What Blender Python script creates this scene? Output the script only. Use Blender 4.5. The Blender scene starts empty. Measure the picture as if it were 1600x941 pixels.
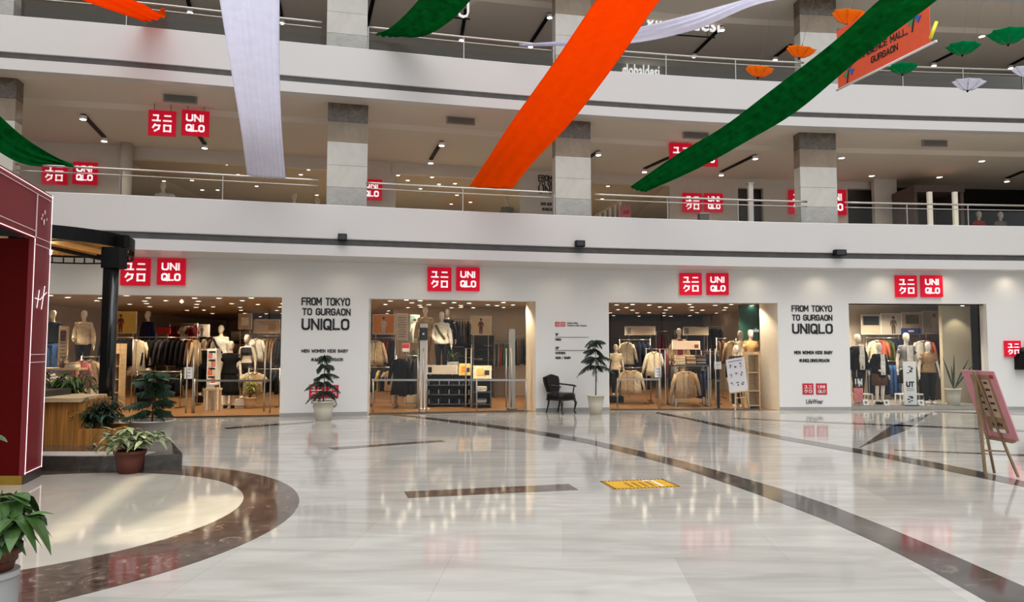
import bpy, math, random
import numpy as np
from mathutils import Vector, Matrix, Euler
random.seed(7)
SC = bpy.context.scene
COL = SC.collection
# ------------------------------------------------------------------ camera, world, exposure
FPX = 1130.0; HC = 1.7
PITCH = math.atan(70.5 / FPX); ROLL = math.radians(.107)
cd = bpy.data.cameras.new('camera'); cd.sensor_width = 36; cd.lens = FPX / 1600 * 36; cd.clip_start = .05; cd.clip_end = 200
cam = bpy.data.objects.new('camera', cd); COL.objects.link(cam)
CM = Matrix.Translation((0, 0, HC)) @ Matrix.Rotation(math.pi / 2 + PITCH, 4, 'X') @ Matrix.Rotation(ROLL, 4, 'Z')
cam.matrix_world = CM; SC.camera = cam
SKY_LOW, SKY_HIGH = .58, 1.15
wd = bpy.data.worlds.new('world'); SC.world = wd; wd.use_nodes = True
bg = wd.node_tree.nodes['Background']; bg.inputs[0].default_value = (.93, .96, 1, 1); bg.inputs[1].default_value = 1.0
_n = wd.node_tree.nodes; _l = wd.node_tree.links          # daylight from the skylight above, dimmer towards the horizon
_tc = _n.new('ShaderNodeTexCoord'); _sx = _n.new('ShaderNodeSeparateXYZ'); _mr = _n.new('ShaderNodeMapRange'); _mr.interpolation_type = 'SMOOTHSTEP'
for _i, _v in zip((1, 2, 3, 4), (-.02, .62, SKY_LOW, SKY_HIGH)): _mr.inputs[_i].default_value = _v
_l.new(_tc.outputs['Generated'], _sx.inputs[0]); _l.new(_sx.outputs['Z'], _mr.inputs[0]); _l.new(_mr.outputs[0], bg.inputs[1])
SC.view_settings.view_transform = 'Standard'; SC.view_settings.look = 'None'
SC.view_settings.gamma = 1; SC.view_settings.use_curve_mapping = False
SC.view_settings.exposure = 0.16
WARM = (1, .79, .54); NEUT = (1, .86, .68)
def lamp(name, kind, loc, power, color=WARM, size=.15, rot=(0, 0, 0), spot=None, blend=.6):
    ld = bpy.data.lights.new(name, kind); ld.energy = power; ld.color = color
    if kind == 'AREA': ld.shape = 'DISK'; ld.size = size
    elif kind == 'SUN': ld.angle = size
    else: ld.shadow_soft_size = size
    if spot: ld.spot_size = math.radians(spot); ld.spot_blend = blend
    o = bpy.data.objects.new(name, ld); COL.objects.link(o); o.location = loc; o.rotation_euler = rot
    return o
# soft daylight falling through the skylight from behind the viewer
lamp('skylight_daylight', 'SUN', (0, -5, 20), 1.35, (1, .965, .92), .9, (math.radians(30), 0, math.radians(12)))
# ------------------------------------------------------------------ picture <-> place
R3 = CM.to_3x3(); C0 = Vector((0, 0, HC))
def ray(px, py): return R3 @ Vector((px - 800, 470.5 - py, -FPX))
def at(px, py, Y): d = ray(px, py); return C0 + d * (Y / d.y)
def onz(px, py, z=0.0): d = ray(px, py); return C0 + d * ((z - HC) / d.z)
def X(px, Y): return at(px, 540, Y).x
def Z(px, py, Y): return at(px, py, Y).z
class Curve:
    def __init__(s, pts):
        s.x = np.array([p[0] for p in pts]); s.y = np.array([p[1] for p in pts])
        s.m = np.gradient(s.y, s.x)
    def __call__(s, x):
        if x <= s.x[0]: return float(s.y[0] + s.m[0] * (x - s.x[0]))
        if x >= s.x[-1]: return float(s.y[-1] + s.m[-1] * (x - s.x[-1]))
        i = int(np.searchsorted(s.x, x)) - 1; i = max(0, i)
        h = s.x[i + 1] - s.x[i]; t = (x - s.x[i]) / h
        return float((1 + 2 * t) * (1 - t)**2 * s.y[i] + t * (1 - t)**2 * h * s.m[i] + t * t * (3 - 2 * t) * s.y[i + 1] + t * t * (t - 1) * h * s.m[i + 1])
    def ang(s, x): return math.atan((s(x + .05) - s(x - .05)) / .1)
W = Curve([(-9.13, 16.70), (-5.55, 17.41), (-3.54, 17.86), (.42, 18.87), (2.58, 19.25), (6.69, 19.42), (9.1, 19.52), (12.93, 19.68)])
F = Curve([(-10.75, 14.81), (-8.38, 15.3), (-5.7, 15.99), (-2.97, 16.65), (0, 17.36), (3.2, 18.0), (6.6, 18.53), (10.06, 18.86), (13.6, 19.13)])
def onc(px, py, curve, off=0.0):
    Y = 18.0
    for _ in range(25):
        p = at(px, py, Y); Y = curve(p.x) + off
    return at(px, py, Y)
# ------------------------------------------------------------------ materials
MATS = {}
def mat(name, col, rough=.6, metal=0, emit=0, spec=.5, var=0.0, scale=8, stretch=(1, 1, 1), bump=0.0, col2=None):
    if name in MATS: return MATS[name]
    m = bpy.data.materials.new(name); m.use_nodes = True; MATS[name] = m
    nt = m.node_tree; b = nt.nodes['Principled BSDF']
    c = (*col, 1)
    b.inputs['Base Color'].default_value = c; b.inputs['Roughness'].default_value = rough; b.inputs['Metallic'].default_value = metal
    b.inputs['Specular IOR Level'].default_value = spec
    if emit:
        b.inputs['Emission Color'].default_value = c; b.inputs['Emission Strength'].default_value = emit
    if var or bump or col2:
        tc = nt.nodes.new('ShaderNodeTexCoord'); mp = nt.nodes.new('ShaderNodeMapping'); mp.inputs['Scale'].default_value = stretch
        nz = nt.nodes.new('ShaderNodeTexNoise'); nz.inputs['Scale'].default_value = scale; nz.inputs['Detail'].default_value = 5
        nt.links.new(tc.outputs['Object'], mp.inputs[0]); nt.links.new(mp.outputs[0], nz.inputs['Vector'])
        if var or col2:
            rp = nt.nodes.new('ShaderNodeValToRGB')
            e = rp.color_ramp.elements; e[0].position = .3; e[1].position = .7
            e[0].color = tuple(max(0, x * (1 - var)) for x in col) + (1,)
            e[1].color = (*col2, 1) if col2 else tuple(min(1, x * (1 + var)) for x in col) + (1,)
            nt.links.new(nz.outputs['Fac'], rp.inputs[0]); nt.links.new(rp.outputs[0], b.inputs['Base Color'])
        if bump:
            bp = nt.nodes.new('ShaderNodeBump'); bp.inputs['Strength'].default_value = bump; bp.inputs['Distance'].default_value = .02
            nt.links.new(nz.outputs['Fac'], bp.inputs['Height']); nt.links.new(bp.outputs[0], b.inputs['Normal'])
    return m
def glass(name, tint=(1, 1, 1), refl=.9):
    m = bpy.data.materials.new(name); m.use_nodes = True; nt = m.node_tree; nt.nodes.clear(); MATS[name] = m
    o = nt.nodes.new('ShaderNodeOutputMaterial'); mx = nt.nodes.new('ShaderNodeMixShader'); t = nt.nodes.new('ShaderNodeBsdfTransparent'); g = nt.nodes.new('ShaderNodeBsdfGlossy')
    fr = nt.nodes.new('ShaderNodeFresnel'); fr.inputs[0].default_value = 1.45; mu = nt.nodes.new('ShaderNodeMath'); mu.operation = 'MULTIPLY'; mu.inputs[1].default_value = refl
    g.inputs['Roughness'].default_value = .02; t.inputs[0].default_value = (*tint, 1)
    nt.links.new(fr.outputs[0], mu.inputs[0]); nt.links.new(mu.outputs[0], mx.inputs[0]); nt.links.new(t.outputs[0], mx.inputs[1]); nt.links.new(g.outputs[0], mx.inputs[2]); nt.links.new(mx.outputs[0], o.inputs[0])
    return m
def marble_floor():
    m = bpy.data.materials.new('polished_marble'); m.use_nodes = True; nt = m.node_tree; b = nt.nodes['Principled BSDF']; MATS['floor'] = m
    N = nt.nodes.new; L = nt.links.new
    tc = N('ShaderNodeTexCoord'); mp = N('ShaderNodeMapping'); mp.inputs['Rotation'].default_value = (0, 0, math.radians(4)); L(tc.outputs['Object'], mp.inputs[0])
    br = N('ShaderNodeTexBrick'); br.inputs['Scale'].default_value = 1; br.inputs['Brick Width'].default_value = 1.8; br.inputs['Row Height'].default_value = 1.2
    br.inputs['Mortar Size'].default_value = .002; br.inputs['Color1'].default_value = (.435, .425, .39, 1); br.inputs['Color2'].default_value = (.515, .505, .465, 1); br.inputs['Mortar'].default_value = (.37, .36, .33, 1)
    L(mp.outputs[0], br.inputs['Vector'])
    m2 = N('ShaderNodeMapping'); m2.inputs['Scale'].default_value = (.7, 3.2, 1); L(tc.outputs['Object'], m2.inputs[0])
    nz = N('ShaderNodeTexNoise'); nz.inputs['Scale'].default_value = 1.3; nz.inputs['Detail'].default_value = 7; nz.inputs['Distortion'].default_value = .8; L(m2.outputs[0], nz.inputs['Vector'])
    rp = N('ShaderNodeValToRGB'); e = rp.color_ramp.elements; e[0].position = .32; e[0].color = (.82, .81, .79, 1); e[1].position = .68; e[1].color = (1.06, 1.06, 1.06, 1); L(nz.outputs['Fac'], rp.inputs[0])
    mx = N('ShaderNodeMix'); mx.data_type = 'RGBA'; mx.blend_type = 'MULTIPLY'; mx.inputs[0].default_value = 1
    L(br.outputs['Color'], mx.inputs[6]); L(rp.outputs[0], mx.inputs[7]); L(mx.outputs[2], b.inputs['Base Color'])
    b.inputs['Roughness'].default_value = .075; b.inputs['Specular IOR Level'].default_value = .32
    return m
def dark_marble(name, c1, c2, c3, rough=.08, scale=3):
    m = bpy.data.materials.new(name); m.use_nodes = True; nt = m.node_tree; b = nt.nodes['Principled BSDF']; MATS[name] = m
    N = nt.nodes.new; L = nt.links.new
    tc = N('ShaderNodeTexCoord'); nz = N('ShaderNodeTexNoise'); nz.inputs['Scale'].default_value = scale; nz.inputs['Detail'].default_value = 9; nz.inputs['Roughness'].default_value = .7; nz.inputs['Distortion'].default_value = 1.6
    L(tc.outputs['Object'], nz.inputs['Vector']); rp = N('ShaderNodeValToRGB'); e = rp.color_ramp.elements
    e[0].position = .35; e[0].color = (*c1, 1); e[1].position = .58; e[1].color = (*c2, 1); q = e.new(.68); q.color = (*c3, 1)
    L(nz.outputs['Fac'], rp.inputs[0]); L(rp.outputs[0], b.inputs['Base Color']); b.inputs['Roughness'].default_value = rough
    return m
M_FLOOR = marble_floor()
M_BROWN = dark_marble('emperador_marble', (.04, .024, .018), (.12, .08, .06), (.34, .26, .2), .08, 5)
M_GREYST = dark_marble('grey_marble', (.05, .042, .036), (.085, .072, .062), (.2, .18, .15))
M_CREAM = dark_marble('beige_marble_disc', (.47, .44, .37), (.53, .50, .43), (.6, .57, .5), .07, .6)
M_WALL = mat('facade_paint', (.74, .735, .715), .55, var=.02, scale=.6)
M_FASCIA = mat('fascia_panel', (.61, .59, .575), .35, var=.02, scale=.5)
M_CEIL = mat('soffit_paint', (.66, .58, .49), .7, var=.02, scale=.4)
M_TRIM = mat('charcoal_trim', (.06, .055, .052), .4, var=.2, scale=5)
M_STEEL = mat('brushed_steel', (.48, .46, .43), .3, 1, var=.06, scale=30, stretch=(1, 1, .1))
M_DSTEEL = mat('dark_steel', (.16, .14, .12), .35, 1, var=.1, scale=20)
M_BLACK = mat('black_metal', (.005, .005, .0055), .5, 0, var=.3, scale=6, spec=.15)
M_RED = mat('sign_red', (.66, .004, .028), .45, emit=.30, spec=.2, var=.02, scale=3)
M_WHITE = mat('white_lacquer', (.82, .81, .79), .4, var=.02, scale=6)
M_LETTER = mat('lit_white_letter', (.9, .88, .88), .4, emit=.6)
M_INK = mat('black_lettering', (.015, .015, .016), .5, var=.1, scale=9)
M_GLASS = glass('clear_glass', (.95, .97, .96), .35)
M_SHOPGLASS = glass('shop_glass', (.98, .99, .99), .5)
M_LED = mat('led_lens', (1, .85, .62), .4, emit=14)
M_LEDW = mat('led_lens_cool', (1, .93, .82), .4, emit=11)
M_WOODFLOOR = mat('oak_floor', (.25, .125, .045), .35, var=.25, scale=2.2, stretch=(.6, 6, 1))
M_WOOD = mat('teak_boards', (.46, .20, .05), .5, var=.4, scale=3, stretch=(9, 9, .4), spec=.2)
M_PALEWOOD = mat('pale_wood', (.62, .46, .27), .45, var=.15, scale=4, stretch=(1, 1, 6))
M_STORE = mat('store_wall', (.55, .47, .37), .7, var=.04, scale=1)
M_STORECEIL = mat('store_ceiling', (.48, .41, .33), .7, var=.03, scale=1)
M_DARKWALL = mat('dark_panelling', (.045, .035, .03), .5, var=.3, scale=1.5)
def silk(name, col, trans=.45, var=.12, scale=5):
    m = mat(name, col, .7, var=var, scale=scale, spec=.03); nt = m.node_tree; b = nt.nodes['Principled BSDF']; out = nt.nodes['Material Output']
    t = nt.nodes.new('ShaderNodeBsdfTranslucent'); mx = nt.nodes.new('ShaderNodeMixShader'); mx.inputs[0].default_value = trans
    src = b.inputs['Base Color'].links[0].from_socket; nt.links.new(src, t.inputs[0]); nt.links.new(b.outputs[0], mx.inputs[1]); nt.links.new(t.outputs[0], mx.inputs[2]); nt.links.new(mx.outputs[0], out.inputs[0])
    return m
M_GREEN = silk('silk_green', (.003, .20, .04), .6, .3); M_ORANGE = silk('silk_orange', (1.0, .19, .001), .72, .05); M_SILK = silk('silk_white', (.88, .88, .97), .7, .03)
# ------------------------------------------------------------------ mesh helpers
class MB:
    def __init__(s): s.v = []; s.f = []; s.m = []; s.k = 0
    def add(s, vs, fs):
        n = len(s.v); s.v.extend([tuple(p) for p in vs]); s.f.extend([tuple(i + n for i in f) for f in fs]); s.m.extend([s.k] * len(fs)); return s
    def box(s, c, d, rot=None, taper=1.0):
        x, y, z = d[0] / 2, d[1] / 2, d[2] / 2; vs = []
        for sz in (-1, 1):
            t = taper if sz > 0 else 1
            for sx, sy in ((-1, -1), (1, -1), (1, 1), (-1, 1)):
                p = Vector((sx * x * t, sy * y * t, sz * z))
                if rot is not None: p = rot @ p
                vs.append(p + Vector(c))
        return s.add(vs, [(3, 2, 1, 0), (4, 5, 6, 7), (0, 1, 5, 4), (1, 2, 6, 5), (2, 3, 7, 6), (3, 0, 4, 7)])
    def bar(s, a, b, w, d=None, up=(0, 0, 1)):
        a = Vector(a); b = Vector(b); t = (b - a); L = t.length; t.normalize(); u = Vector(up)
        if abs(t.dot(u)) > .98: u = Vector((0, 1, 0))
        x = t.cross(u).normalized(); y = x.cross(t)
        return s.box((a + b) / 2, (w, d or w, L), Matrix((x, y, t)).transposed())
    def loft(s, rings, caps=True, closed=True):
        n = len(rings[0]); vs = [p for r in rings for p in r]; fs = []
        for i in range(len(rings) - 1):
            for j in range(n if closed else n - 1):
                k = (j + 1) % n; fs.append((i * n + j, i * n + k, (i + 1) * n + k, (i + 1) * n + j))
        if caps and closed: fs.append(tuple(range(n - 1, -1, -1))); b = (len(rings) - 1) * n; fs.append(tuple(range(b, b + n)))
        return s.add(vs, fs)
    def tube(s, pts, r, n=8, sq=1.0, caps=True):
        pts = [Vector(p) for p in pts]; rings = []; u = None
        for i, p in enumerate(pts):
            t = (pts[min(i + 1, len(pts) - 1)] - pts[max(i - 1, 0)]).normalized()
            if u is None:
                u = Vector((0, 1, 0)) if abs(t.y) < .9 else Vector((1, 0, 0))
            u = (u - t * u.dot(t)).normalized(); w = t.cross(u)
            rr = r[i] if isinstance(r, (list, tuple)) else r
            rings.append([p + (u * math.cos(2 * math.pi * j / n) * sq + w * math.sin(2 * math.pi * j / n)) * rr for j in range(n)])
        return s.loft(rings, caps)
    def lathe(s, prof, n=20, c=(0, 0, 0), sy=1.0):
        return s.loft([[(c[0] + r * math.cos(2 * math.pi * j / n), c[1] + sy * r * math.sin(2 * math.pi * j / n), c[2] + z) for j in range(n)] for r, z in prof])
    def ell(s, c, r, n=12, m=8, rot=None):
        rings = []
        for i in range(m + 1):
            a = -math.pi / 2 + math.pi * (.02 + .96 * i / m); ring = []
            for j in range(n):
                p = Vector((r[0] * math.cos(a) * math.cos(2 * math.pi * j / n), r[1] * math.cos(a) * math.sin(2 * math.pi * j / n), r[2] * math.sin(a)))
                if rot is not None: p = rot @ p
                ring.append(p + Vector(c))
            rings.append(ring)
        return s.loft(rings)
    def prism(s, poly, a, b):          # polygon in plan (x, y), from z = a to z = b
        n = len(poly); vs = [(x, y, a) for x, y in poly] + [(x, y, b) for x, y in poly]
        return s.add(vs, [tuple(range(n - 1, -1, -1)), tuple(range(n, 2 * n))] + [(i, (i + 1) % n, n + (i + 1) % n, n + i) for i in range(n)])
    def slab(s, poly, a, b):           # polygon in elevation (x, z), from y = a (front) to y = b
        n = len(poly); vs = [(x, a, z) for x, z in poly] + [(x, b, z) for x, z in poly]
        return s.add(vs, [tuple(range(n)), tuple(range(2 * n - 1, n - 1, -1))] + [((i + 1) % n, i, n + i, n + (i + 1) % n) for i in range(n)])
    def strokes(s, lines, x, z, sx, sz, sw, y0, y1, shear=0):   # lettering: flat strokes standing in the x-z plane
        for ln in lines:
            P = [(x + px * sx + shear * pz * sz, z + pz * sz) for px, pz in ln]
            for (ax, az), (bx, bz) in zip(P, P[1:]):
                L = math.hypot(bx - ax, bz - az)
                if L < 1e-6: continue
                ux, uz = (bx - ax) / L * sw / 2, (bz - az) / L * sw / 2
                s.slab([(ax - ux + uz, az - uz - ux), (bx + ux + uz, bz + uz - ux), (bx + ux - uz, bz + uz + ux), (ax - ux - uz, az - uz + ux)], y0, y1)
        return s
    def xf(s, M):
        s.v = [tuple(M @ Vector(p)) for p in s.v]; return s
    def build(s, name, mats, parent=None, smooth=False, label=None):
        me = bpy.data.meshes.new(name); me.from_pydata(s.v, [], s.f)
        if not isinstance(mats, (list, tuple)): mats = [mats]
        for m in mats: me.materials.append(m)
        me.polygons.foreach_set('material_index', s.m)
        if smooth: me.polygons.foreach_set('use_smooth', [len(f) < 5 for f in s.f])
        me.update()
        o = bpy.data.objects.new(name, me); COL.objects.link(o)
        if parent is not None: o.parent = parent
        if label: o['label'] = label
        return o
def tag(o, label=None, cat=None, group=None, kind=None):
    if label: o['label'] = label
    if cat: o['category'] = cat
    if group: o['group'] = group
    if kind: o['kind'] = kind
    return o
def thing(name, label, cat, loc=(0, 0, 0), rz=0, group=None, scale=1):
    o = bpy.data.objects.new(name, None); COL.objects.link(o); o.empty_display_size = .1
    o.location = loc; o.rotation_euler = (0, 0, rz); o.scale = (scale,) * 3
    return tag(o, label, cat, group)
def struct(o): o['kind'] = 'structure'; return o
def dup(o, loc=None, rz=None, label=None, group=None, parent=None):
    c = o.copy(); COL.objects.link(c)
    if parent is not None: c.parent = parent
    if loc is not None: c.location = loc
    if rz is not None: c.rotation_euler = (0, 0, rz)
    if label: c['label'] = label
    if group: c['group'] = group
    for ch in list(o.children): dup(ch, parent=c)
    return c
def recolour(o, m):
    o.material_slots[0].link = 'OBJECT'; o.material_slots[0].material = m
def sweep(mb, prof, curve, x0, x1, step=.5):
    n = max(1, int(math.ceil((x1 - x0) / step)))
    mb.loft([[(x, curve(x) + o, z) for o, z in prof] for x in [x0 + (x1 - x0) * i / n for i in range(n + 1)]])
    return mb
ORD = ['first', 'second', 'third', 'fourth', 'fifth', 'sixth', 'seventh', 'eighth', 'ninth', 'tenth', 'eleventh', 'twelfth', 'thirteenth', 'fourteenth', 'fifteenth', 'sixteenth', 'seventeenth', 'eighteenth', 'nineteenth', 'twentieth']
# stroke lettering
GL = {
 'A': [[(0, 0), (.3, 1), (.6, 0)], [(.1, .28), (.5, .28)]], 'B': [[(0, 0), (0, 1), (.42, 1), (.55, .9), (.55, .64), (.42, .53), (0, .53)], [(.42, .53), (.6, .42), (.6, .12), (.45, 0), (0, 0)]],
 'C': [[(.58, .8), (.5, .94), (.4, 1), (.2, 1), (.06, .9), (0, .75), (0, .25), (.06, .1), (.2, 0), (.4, 0), (.5, .06), (.58, .2)]], 'D': [[(0, 0), (0, 1), (.35, 1), (.5, .94), (.6, .78), (.6, .22), (.5, .06), (.35, 0), (0, 0)]],
 'E': [[(.55, 1), (0, 1), (0, 0), (.55, 0)], [(0, .52), (.48, .52)]], 'F': [[(.55, 1), (0, 1), (0, 0)], [(0, .52), (.48, .52)]],
 'G': [[(.58, .8), (.5, .94), (.4, 1), (.2, 1), (.06, .9), (0, .75), (0, .25), (.06, .1), (.2, 0), (.4, 0), (.55, .1), (.6, .25), (.6, .48), (.34, .48)]], 'H': [[(0, 0), (0, 1)], [(.6, 0), (.6, 1)], [(0, .52), (.6, .52)]],
 'I': [[(0, 0), (0, 1)]], 'J': [[(.5, 1), (.5, .2), (.4, .03), (.25, 0), (.1, .03), (0, .2)]], 'K': [[(0, 0), (0, 1)], [(.58, 1), (.02, .42)], [(.2, .6), (.6, 0)]], 'L': [[(0, 1), (0, 0), (.52, 0)]],
 'M': [[(0, 0), (0, 1), (.36, .35), (.72, 1), (.72, 0)]], 'N': [[(0, 0), (0, 1), (.6, 0), (.6, 1)]], 'O': [[(.2, 1), (.06, .92), (0, .75), (0, .25), (.06, .08), (.2, 0), (.4, 0), (.54, .08), (.6, .25), (.6, .75), (.54, .92), (.4, 1), (.2, 1)]],
 'P': [[(0, 0), (0, 1), (.42, 1), (.55, .93), (.58, .82), (.58, .63), (.55, .52), (.42, .45), (0, .45)]], 'R': [[(0, 0), (0, 1), (.42, 1), (.55, .93), (.58, .82), (.58, .66), (.55, .55), (.42, .48), (0, .48)], [(.34, .48), (.6, 0)]],
 'S': [[(.56, .84), (.46, .97), (.3, 1), (.14, .97), (.03, .85), (.03, .66), (.14, .56), (.46, .45), (.57, .33), (.57, .15), (.46, .03), (.3, 0), (.12, .03), (0, .17)]],
 'T': [[(0, 1), (.6, 1)], [(.3, 1), (.3, 0)]], 'U': [[(0, 1), (0, .22), (.08, .06), (.2, 0), (.4, 0), (.52, .06), (.6, .22), (.6, 1)]], 'V': [[(0, 1), (.3, 0), (.6, 1)]], 'W': [[(0, 1), (.2, 0), (.42, .8), (.64, 0), (.84, 1)]],
 'Y': [[(0, 1), (.3, .48), (.6, 1)], [(.3, .48), (.3, 0)]], '/': [[(0, -.1), (.35, 1.1)]], '#': [[(.15, 0), (.25, 1)], [(.4, 0), (.5, 1)], [(0, .35), (.6, .35)], [(.03, .68), (.63, .68)]], '1': [[(.02, .8), (.22, 1), (.22, 0)]],
 '2': [[(0, .78), (.1, .95), (.3, 1), (.5, .95), (.57, .78), (.52, .58), (0, 0), (.6, 0)]], '.': [[(0, 0), (.02, 0)]], ',': [[(.05, .03), (0, -.15)]], '-': [[(.05, .5), (.35, .5)]]}
GL['Q'] = GL['O'] + [[(.36, .25), (.62, -.06)]]
GW = {'I': 0, 'M': .72, 'W': .84, '/': .35, '1': .22, '.': .02, ',': .05, '-': .4, ' ': .32, 'E': .55, 'F': .55, 'L': .52}
def textw(t, asp, gap): return sum(GW.get(c, .6) * asp for c in t) + gap * (len(t) - 1)
def letters(mb, t, x0, x1, z, h, sw, y0, y1):     # t fitted between x0 and x1
    gap = .26; asp = 1.0; k = (x1 - x0 - sw) / (textw(t, asp, gap)); x = x0 + sw / 2
    for c in t:
        if c != ' ': mb.strokes(GL[c], x, z + sw / 2, k, h - sw, sw, y0, y1)
        x += (GW.get(c, .6) + gap) * k
    return mb
KATA = {'yu': [[(.12, .9), (.72, .9), (.66, .1)], [(0, .1), (1, .1)]], 'ni': [[(.15, .88), (.88, .88)], [(0, .12), (1, .12)]],
        'ku': [[(.32, 1), (.05, .52)], [(.28, .86), (.95, .86), (.84, .35), (.3, 0)]], 'ro': [[(.06, .05), (.06, .92), (.94, .92), (.94, .05), (.06, .05)]]}
def kata_sq(mb, s, y0, y1, sw=None):       # red square centred on 0, side s
    sw = sw or s * .058; q = s * .26
    for (cx, cz), k in zip(((-.2, .19), (.2, .19), (-.2, -.2), (.2, -.2)), ('yu', 'ni', 'ku', 'ro')):
        mb.strokes(KATA[k], cx * s - q / 2, cz * s - q / 2, q, q, sw, y0, y1)
def latin_sq(mb, s, y0, y1, sw=None):
    sw = sw or s * .056; h = s * .28
    for z, t in ((.055, 'UNI'), (-.345, 'QLO')): letters(mb, t, -.34 * s, .34 * s if t == 'QLO' else .3 * s, z * s, h, sw, y0, y1)
# ------------------------------------------------------------------ setting: floor and inlays
XL, XR = -15.0, 19.0
b = MB(); b.box((2, 8.7, -.1), (38, 31, .2)); struct(b.build('floor', M_FLOOR))
NTRIM = [0]
def trim(mb, m, base='trim'):
    NTRIM[0] += 1; return struct(mb.build('%s_%d' % (base, NTRIM[0]), m))
def inlay(upper, lower, m=M_BROWN, h=.003):
    mb = MB(); u = [onz(*p) for p in upper]; l = [onz(*p) for p in lower]
    n = len(u); vs = [(p.x, p.y, h) for p in u] + [(p.x, p.y, h) for p in l] + [(p.x, p.y, 0) for p in u] + [(p.x, p.y, 0) for p in l]
    fs = [(n + i, n + i + 1, i + 1, i) for i in range(n - 1)] + [(n + i, 3 * n + i, 3 * n + i + 1, n + i + 1) for i in range(n - 1)] + [(i, i + 1, 2 * n + i + 1, 2 * n + i) for i in range(n - 1)]
    mb.add(vs, fs); return trim(mb, m)
inlay([(600, 646.8), (641, 649.6), (724, 658.5), (820, 670.4), (916, 686), (1000, 704.8), (1075, 723), (1150, 744), (1225, 765.6), (1300, 791), (1375, 820), (1450, 851), (1525, 884), (1600, 917), (1700, 962)],
      [(600, 647.8), (641, 652), (724, 663), (820, 676), (916, 693), (1000, 714), (1075, 735), (1150, 761), (1225, 788), (1300, 817), (1375, 851), (1450, 889), (1525, 931), (1600, 976), (1700, 1040)], M_GREYST)
inlay([(1026, 644), (1075, 653), (1150, 668), (1225, 682), (1337, 701), (1450, 720.6), (1525, 735.6), (1600, 752.5), (1700, 777), (1950, 842)], [(1026, 646.5), (1075, 656), (1150, 673), (1225, 688), (1337, 708), (1450, 730), (1525, 745.7), (1600, 761), (1700, 787), (1950, 856)], M_GREYST)
inlay([(1146, 653.4), (1330, 661), (1525, 669), (1700, 677), (1950, 688)], [(1146, 654.6), (1330, 663), (1525, 671.4), (1700, 679.6), (1950, 691.5)], M_GREYST)
inlay([(1397, 703), (1600, 710.5), (1700, 714.5), (1950, 724.5)], [(1397, 704.2), (1600, 713), (1700, 717.5), (1950, 728.5)], M_GREYST)
inlay([(1461, 643), (1600, 647), (1700, 650), (1950, 658)], [(1461, 644.5), (1600, 649), (1700, 652.2), (1950, 661)], M_GREYST)
inlay([(1342, 700), (1390, 667), (1457, 644.5)], [(1342, 700.3), (1416, 673), (1457, 644.8)], M_GREYST)
inlay([(631.8, 768.6), (888.7, 756.8)], [(637.6, 778.5), (903.5, 765.7)], M_BROWN)
inlay([(513, 700), (689, 688)], [(522, 703), (696, 690.2)], M_BROWN)
inlay([(349, 668.6), (492.6, 658.4)], [(355, 670.9), (489, 660.7)], M_BROWN)
# round marble ring under the café corner
b = MB(); n = 96
co, ro_, ci, ri = (-5.57, 7.13), 3.37, (-5.22, 7.40), 2.366
vs = []
for j in range(n):
    a = 2 * math.pi * j / n; vs += [(co[0] + ro_ * math.cos(a), co[1] + ro_ * math.sin(a), .004), (ci[0] + ri * math.cos(a), ci[1] + ri * math.sin(a), .004), (co[0] + ro_ * math.cos(a), co[1] + ro_ * math.sin(a), 0)]
fs = []
for j in range(n):
    k = (j + 1) % n; fs += [(3 * j, 3 * k, 3 * k + 1, 3 * j + 1), (3 * j + 2, 3 * k + 2, 3 * k, 3 * j)]
b.add(vs, fs); trim(b, M_BROWN)
b = MB(); b.add([(ci[0] + ri * math.cos(2 * math.pi * j / n), ci[1] + ri * math.sin(2 * math.pi * j / n), .004) for j in range(n)], [tuple(range(n))]); trim(b, M_CREAM)
# ------------------------------------------------------------------ ground floor facade
TOPO = 2.87; ZS = 3.75
OPEN = [(-11.2, -5.55), (-3.54, .62), (2.58, 7.15), (9.1, 12.93)]
b = MB()
edges = [XL] + [e for o in OPEN for e in o] + [XR]
for i in range(0, len(edges), 2): sweep(b, [(0, 0), (0, TOPO), (.3, TOPO), (.3, 0)], W, edges[i], edges[i + 1])
sweep(b, [(0, TOPO), (0, ZS), (.3, ZS), (.3, TOPO)], W, XL, XR)
struct(b.build('wall_front', M_WALL))
b = MB()
for i in range(0, len(edges), 2): sweep(b, [(-.015, 0), (-.015, .09), (0, .09), (0, 0)], W, edges[i], edges[i + 1])
struct(b.build('baseboard_front', mat('grey_skirting', (.33, .33, .32), .35, var=.05)))
# splayed jamb panels at the right of the second and third doorway
for xo, xi in ((.62, .40), (7.15, 6.92)):
    b = MB(); y = W(xo); b.prism([(xo, y + .02), (xo, y + .3), (xi, y + .75), (xi - .02, y + .7)], 0, TOPO + .1); trim(b, mat('warm_jamb', (.68, .62, .52), .6, var=.03))
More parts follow.
